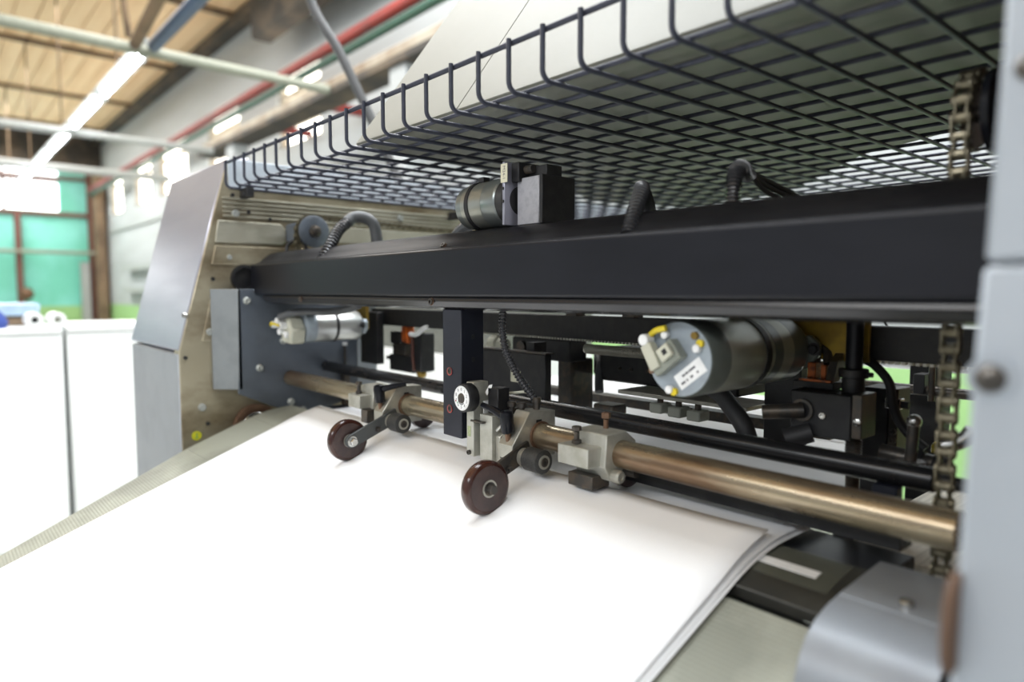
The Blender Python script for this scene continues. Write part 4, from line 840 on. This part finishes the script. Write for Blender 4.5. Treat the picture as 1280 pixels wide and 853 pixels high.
sb = thing('slide_column', (-0.34, 0.93, -0.23), 'black upright slide with bolted grey edge, right of the carriage', 'machine part')
build('body', MB().box(-0.358, -0.327, 0.90, 0.95, -0.255, -0.120), M_blackm, sb, 0.0015)
build('edge_plate', MB().box(-0.3265, -0.316, 0.90, 0.94, -0.215, -0.119), M_darksteel, sb, 0.001)
for z in (-0.137, -0.172, -0.183): build('screw', MB().socket((-0.320, 0.90, z), (0, -1, 0), 0.004, 0.004), M_darksteel, sb)
build('cable_clip', MB().box(-0.326, -0.308, 0.885, 0.899, -0.142, -0.129), M_steel, sb, 0.001)
build('thumb_screw', MB().cyl((-0.308, 0.89, -0.136), (-0.300, 0.89, -0.136), 0.0045, seg=12), M_blackm, sb)
ft = thing('pipe_fitting', (-0.29, 0.85, -0.205), 'dark pipe fitting lying behind the black rod end', 'fitting')
build('pipe', MB().cyl((-0.318, 0.86, -0.191), (-0.262, 0.86, -0.195), 0.0105, seg=18), M_darksteel, ft)
build('nut', MB().cyl((-0.285, 0.86, -0.193), (-0.272, 0.86, -0.194), 0.0135, seg=6), M_blackm, ft)
build('elbow', MB().ball((-0.255, 0.86, -0.196), 0.013), M_blackm, ft)
kp = thing('knob_pin', (-0.275, 0.82, -0.20), 'upright steel pin with round head behind the black rod', 'pin')
build('flange', MB().cyl((-0.2745, 0.825, -0.199), (-0.2745, 0.825, -0.187), 0.015, seg=22, bev=0.001), M_darksteel, kp)
build('stem', MB().cyl((-0.2745, 0.825, -0.187), (-0.2725, 0.825, -0.146), 0.006, seg=14), M_darksteel, kp)
build('head', MB().ball((-0.2725, 0.825, -0.143), 0.0078), M_steel, kp)
bx('stop_block', -0.280, -0.256, 0.735, 0.752, -0.214, -0.198, M_post, 'small blue black block between the black rod and brass rod', 'block')
tag(build('yellow_cap', MB().lathe((-0.286, 0.95, -0.200), (0, 0, 1), [(0, 0.007), (0.008, 0.007), (0.012, 0.005), (0.014, 0.002)], 14), M_yellow), 'small yellow cap beside the right chain', 'cap')
tag(build('chrome_elbow', MB().tube(smooth_path([(-0.235, 0.80, -0.160), (-0.225, 0.80, -0.156), (-0.215, 0.80, -0.148), (-0.21, 0.80, -0.14)], 6), 0.008, 12), M_steel), 'shiny chrome elbow right of the chain near the side frame', 'fitting')
# far posts and bars behind
po = thing('rear_post', (-0.41, 1.32, FZ), 'black upright post behind the right chain against the green wall', 'post')
build('body', MB().box(-0.44, -0.392, 1.30, 1.36, FZ, -0.10), M_blackm, po, 0.002)
build('cap', MB().box(-0.444, -0.386, 1.296, 1.364, -0.10, -0.096), M_pipe, po)
sbx = thing('sensor', (-0.39, 1.25, -0.18), 'small black sensor with a brass plug on the rear bar', 'sensor')
build('body', MB().box(-0.412, -0.395, 1.235, 1.27, -0.168, -0.135), M_blackm, sbx, 0.001)
build('barrel', MB().cyl((-0.386, 1.24, -0.178), (-0.386, 1.24, -0.118), 0.005, seg=12), M_darksteel, sbx)
build('plug', MB().cyl((-0.386, 1.24, -0.118), (-0.386, 1.24, -0.106), 0.0055, seg=12), M_ivory, sbx)
tag(build('rear_rod', MB().cyl((-0.70, 1.5, -0.146), (-0.115, 1.5, -0.146), 0.010, seg=18), M_white), 'white horizontal tube in front of the green wall at right', 'rod')
tag(build('rear_rod', MB().cyl((-0.62, 1.25, -0.163), (-0.115, 1.25, -0.163), 0.0085, seg=18), M_darksteel), 'dark horizontal rod below the white tube at right', 'rod')
tag(build('board_stack', MB().box(-0.335, -0.20, 0.775, 1.15, -0.36, -0.285), M_paper2, None, 0.001), 'stack of pale board below the right end of the brass rod', 'stack')
tag(build('frame_leg', MB().box(-0.335, -0.322, 0.775, 0.80, -0.62, -0.262), M_blackm), 'thin black upright under the right rod end', 'post')
bx('feed_support', -1.45, -0.47, 1.05, 1.5, -0.36, -0.275, M_greydk, 'grey feed table support under the rear of the sheets', 'support')
tag(build('pile_top', MB().box(-1.5, -0.46, 1.1, 1.6, -0.274, -0.262), M_paper), 'white paper pile waiting behind the feeder', 'paper pile')

# left inner details
bx('hanging_plate', -1.575, -1.492, 0.852, 0.872, -0.180, -0.05, M_blackm, 'black hanging plate behind the pale silver motor', 'plate')
lu = thing('suction_carriage', (-1.38, 0.9, -0.2), 'black suction carriage with orange coil seen left of the post', 'machine part')
build('base', MB().box(-1.49, -1.38, 0.885, 0.94, -0.195, -0.155), M_blackm, lu, 0.002)
build('upper_block', MB().box(-1.475, -1.415, 0.885, 0.93, -0.155, -0.128), M_darksteel, lu, 0.002)
build('cap_block', MB().box(-1.485, -1.435, 0.885, 0.93, -0.128, -0.098), M_blackm, lu, 0.002)
build('column', MB().box(-1.385, -1.340, 0.88, 0.92, -0.188, -0.098), M_blackm, lu, 0.002)
build('coil', MB().prism([(-1.425, -0.122), (-1.395, -0.124), (-1.405, -0.082), (-1.425, -0.082)], 'y', 0.88, 0.905), M_orange, lu, 0.003)
build('white_lever', MB().tube(smooth_path([(-1.375, 0.875, -0.100), (-1.35, 0.876, -0.099), (-1.325, 0.878, -0.085), (-1.30, 0.88, -0.077)], 6), 0.0055, 8), M_label, lu)
build('gold_nub', MB().lathe((-1.36, 0.895, -0.203), (0, 0, 1), [(0, 0.010), (0.01, 0.013), (0.016, 0.010)], 14), M_yellowz, lu)
build('red_cable', MB().tube([(-1.372, 0.878, -0.10), (-1.37, 0.877, -0.15), (-1.366, 0.879, -0.186)], 0.0035, 8), M_brown, lu)
build('arm', MB().box(-1.53, -1.42, 0.90, 0.915, -0.172, -0.163), M_darksteel, lu)
pn = thing('knob_pin', (-1.56, 0.80, -0.2), 'thin steel pin with pale head left of the hanging plate', 'pin')
build('stem', MB().cyl((-1.56, 0.80, -0.182), (-1.56, 0.80, -0.132), 0.003, seg=10), M_darksteel, pn)
build('head', MB().cyl((-1.56, 0.80, -0.134), (-1.56, 0.80, -0.126), 0.006, seg=12), M_label, pn)
build('base', MB().box(-1.569, -1.551, 0.792, 0.808, -0.30, -0.182), M_darksteel, pn, 0.001)
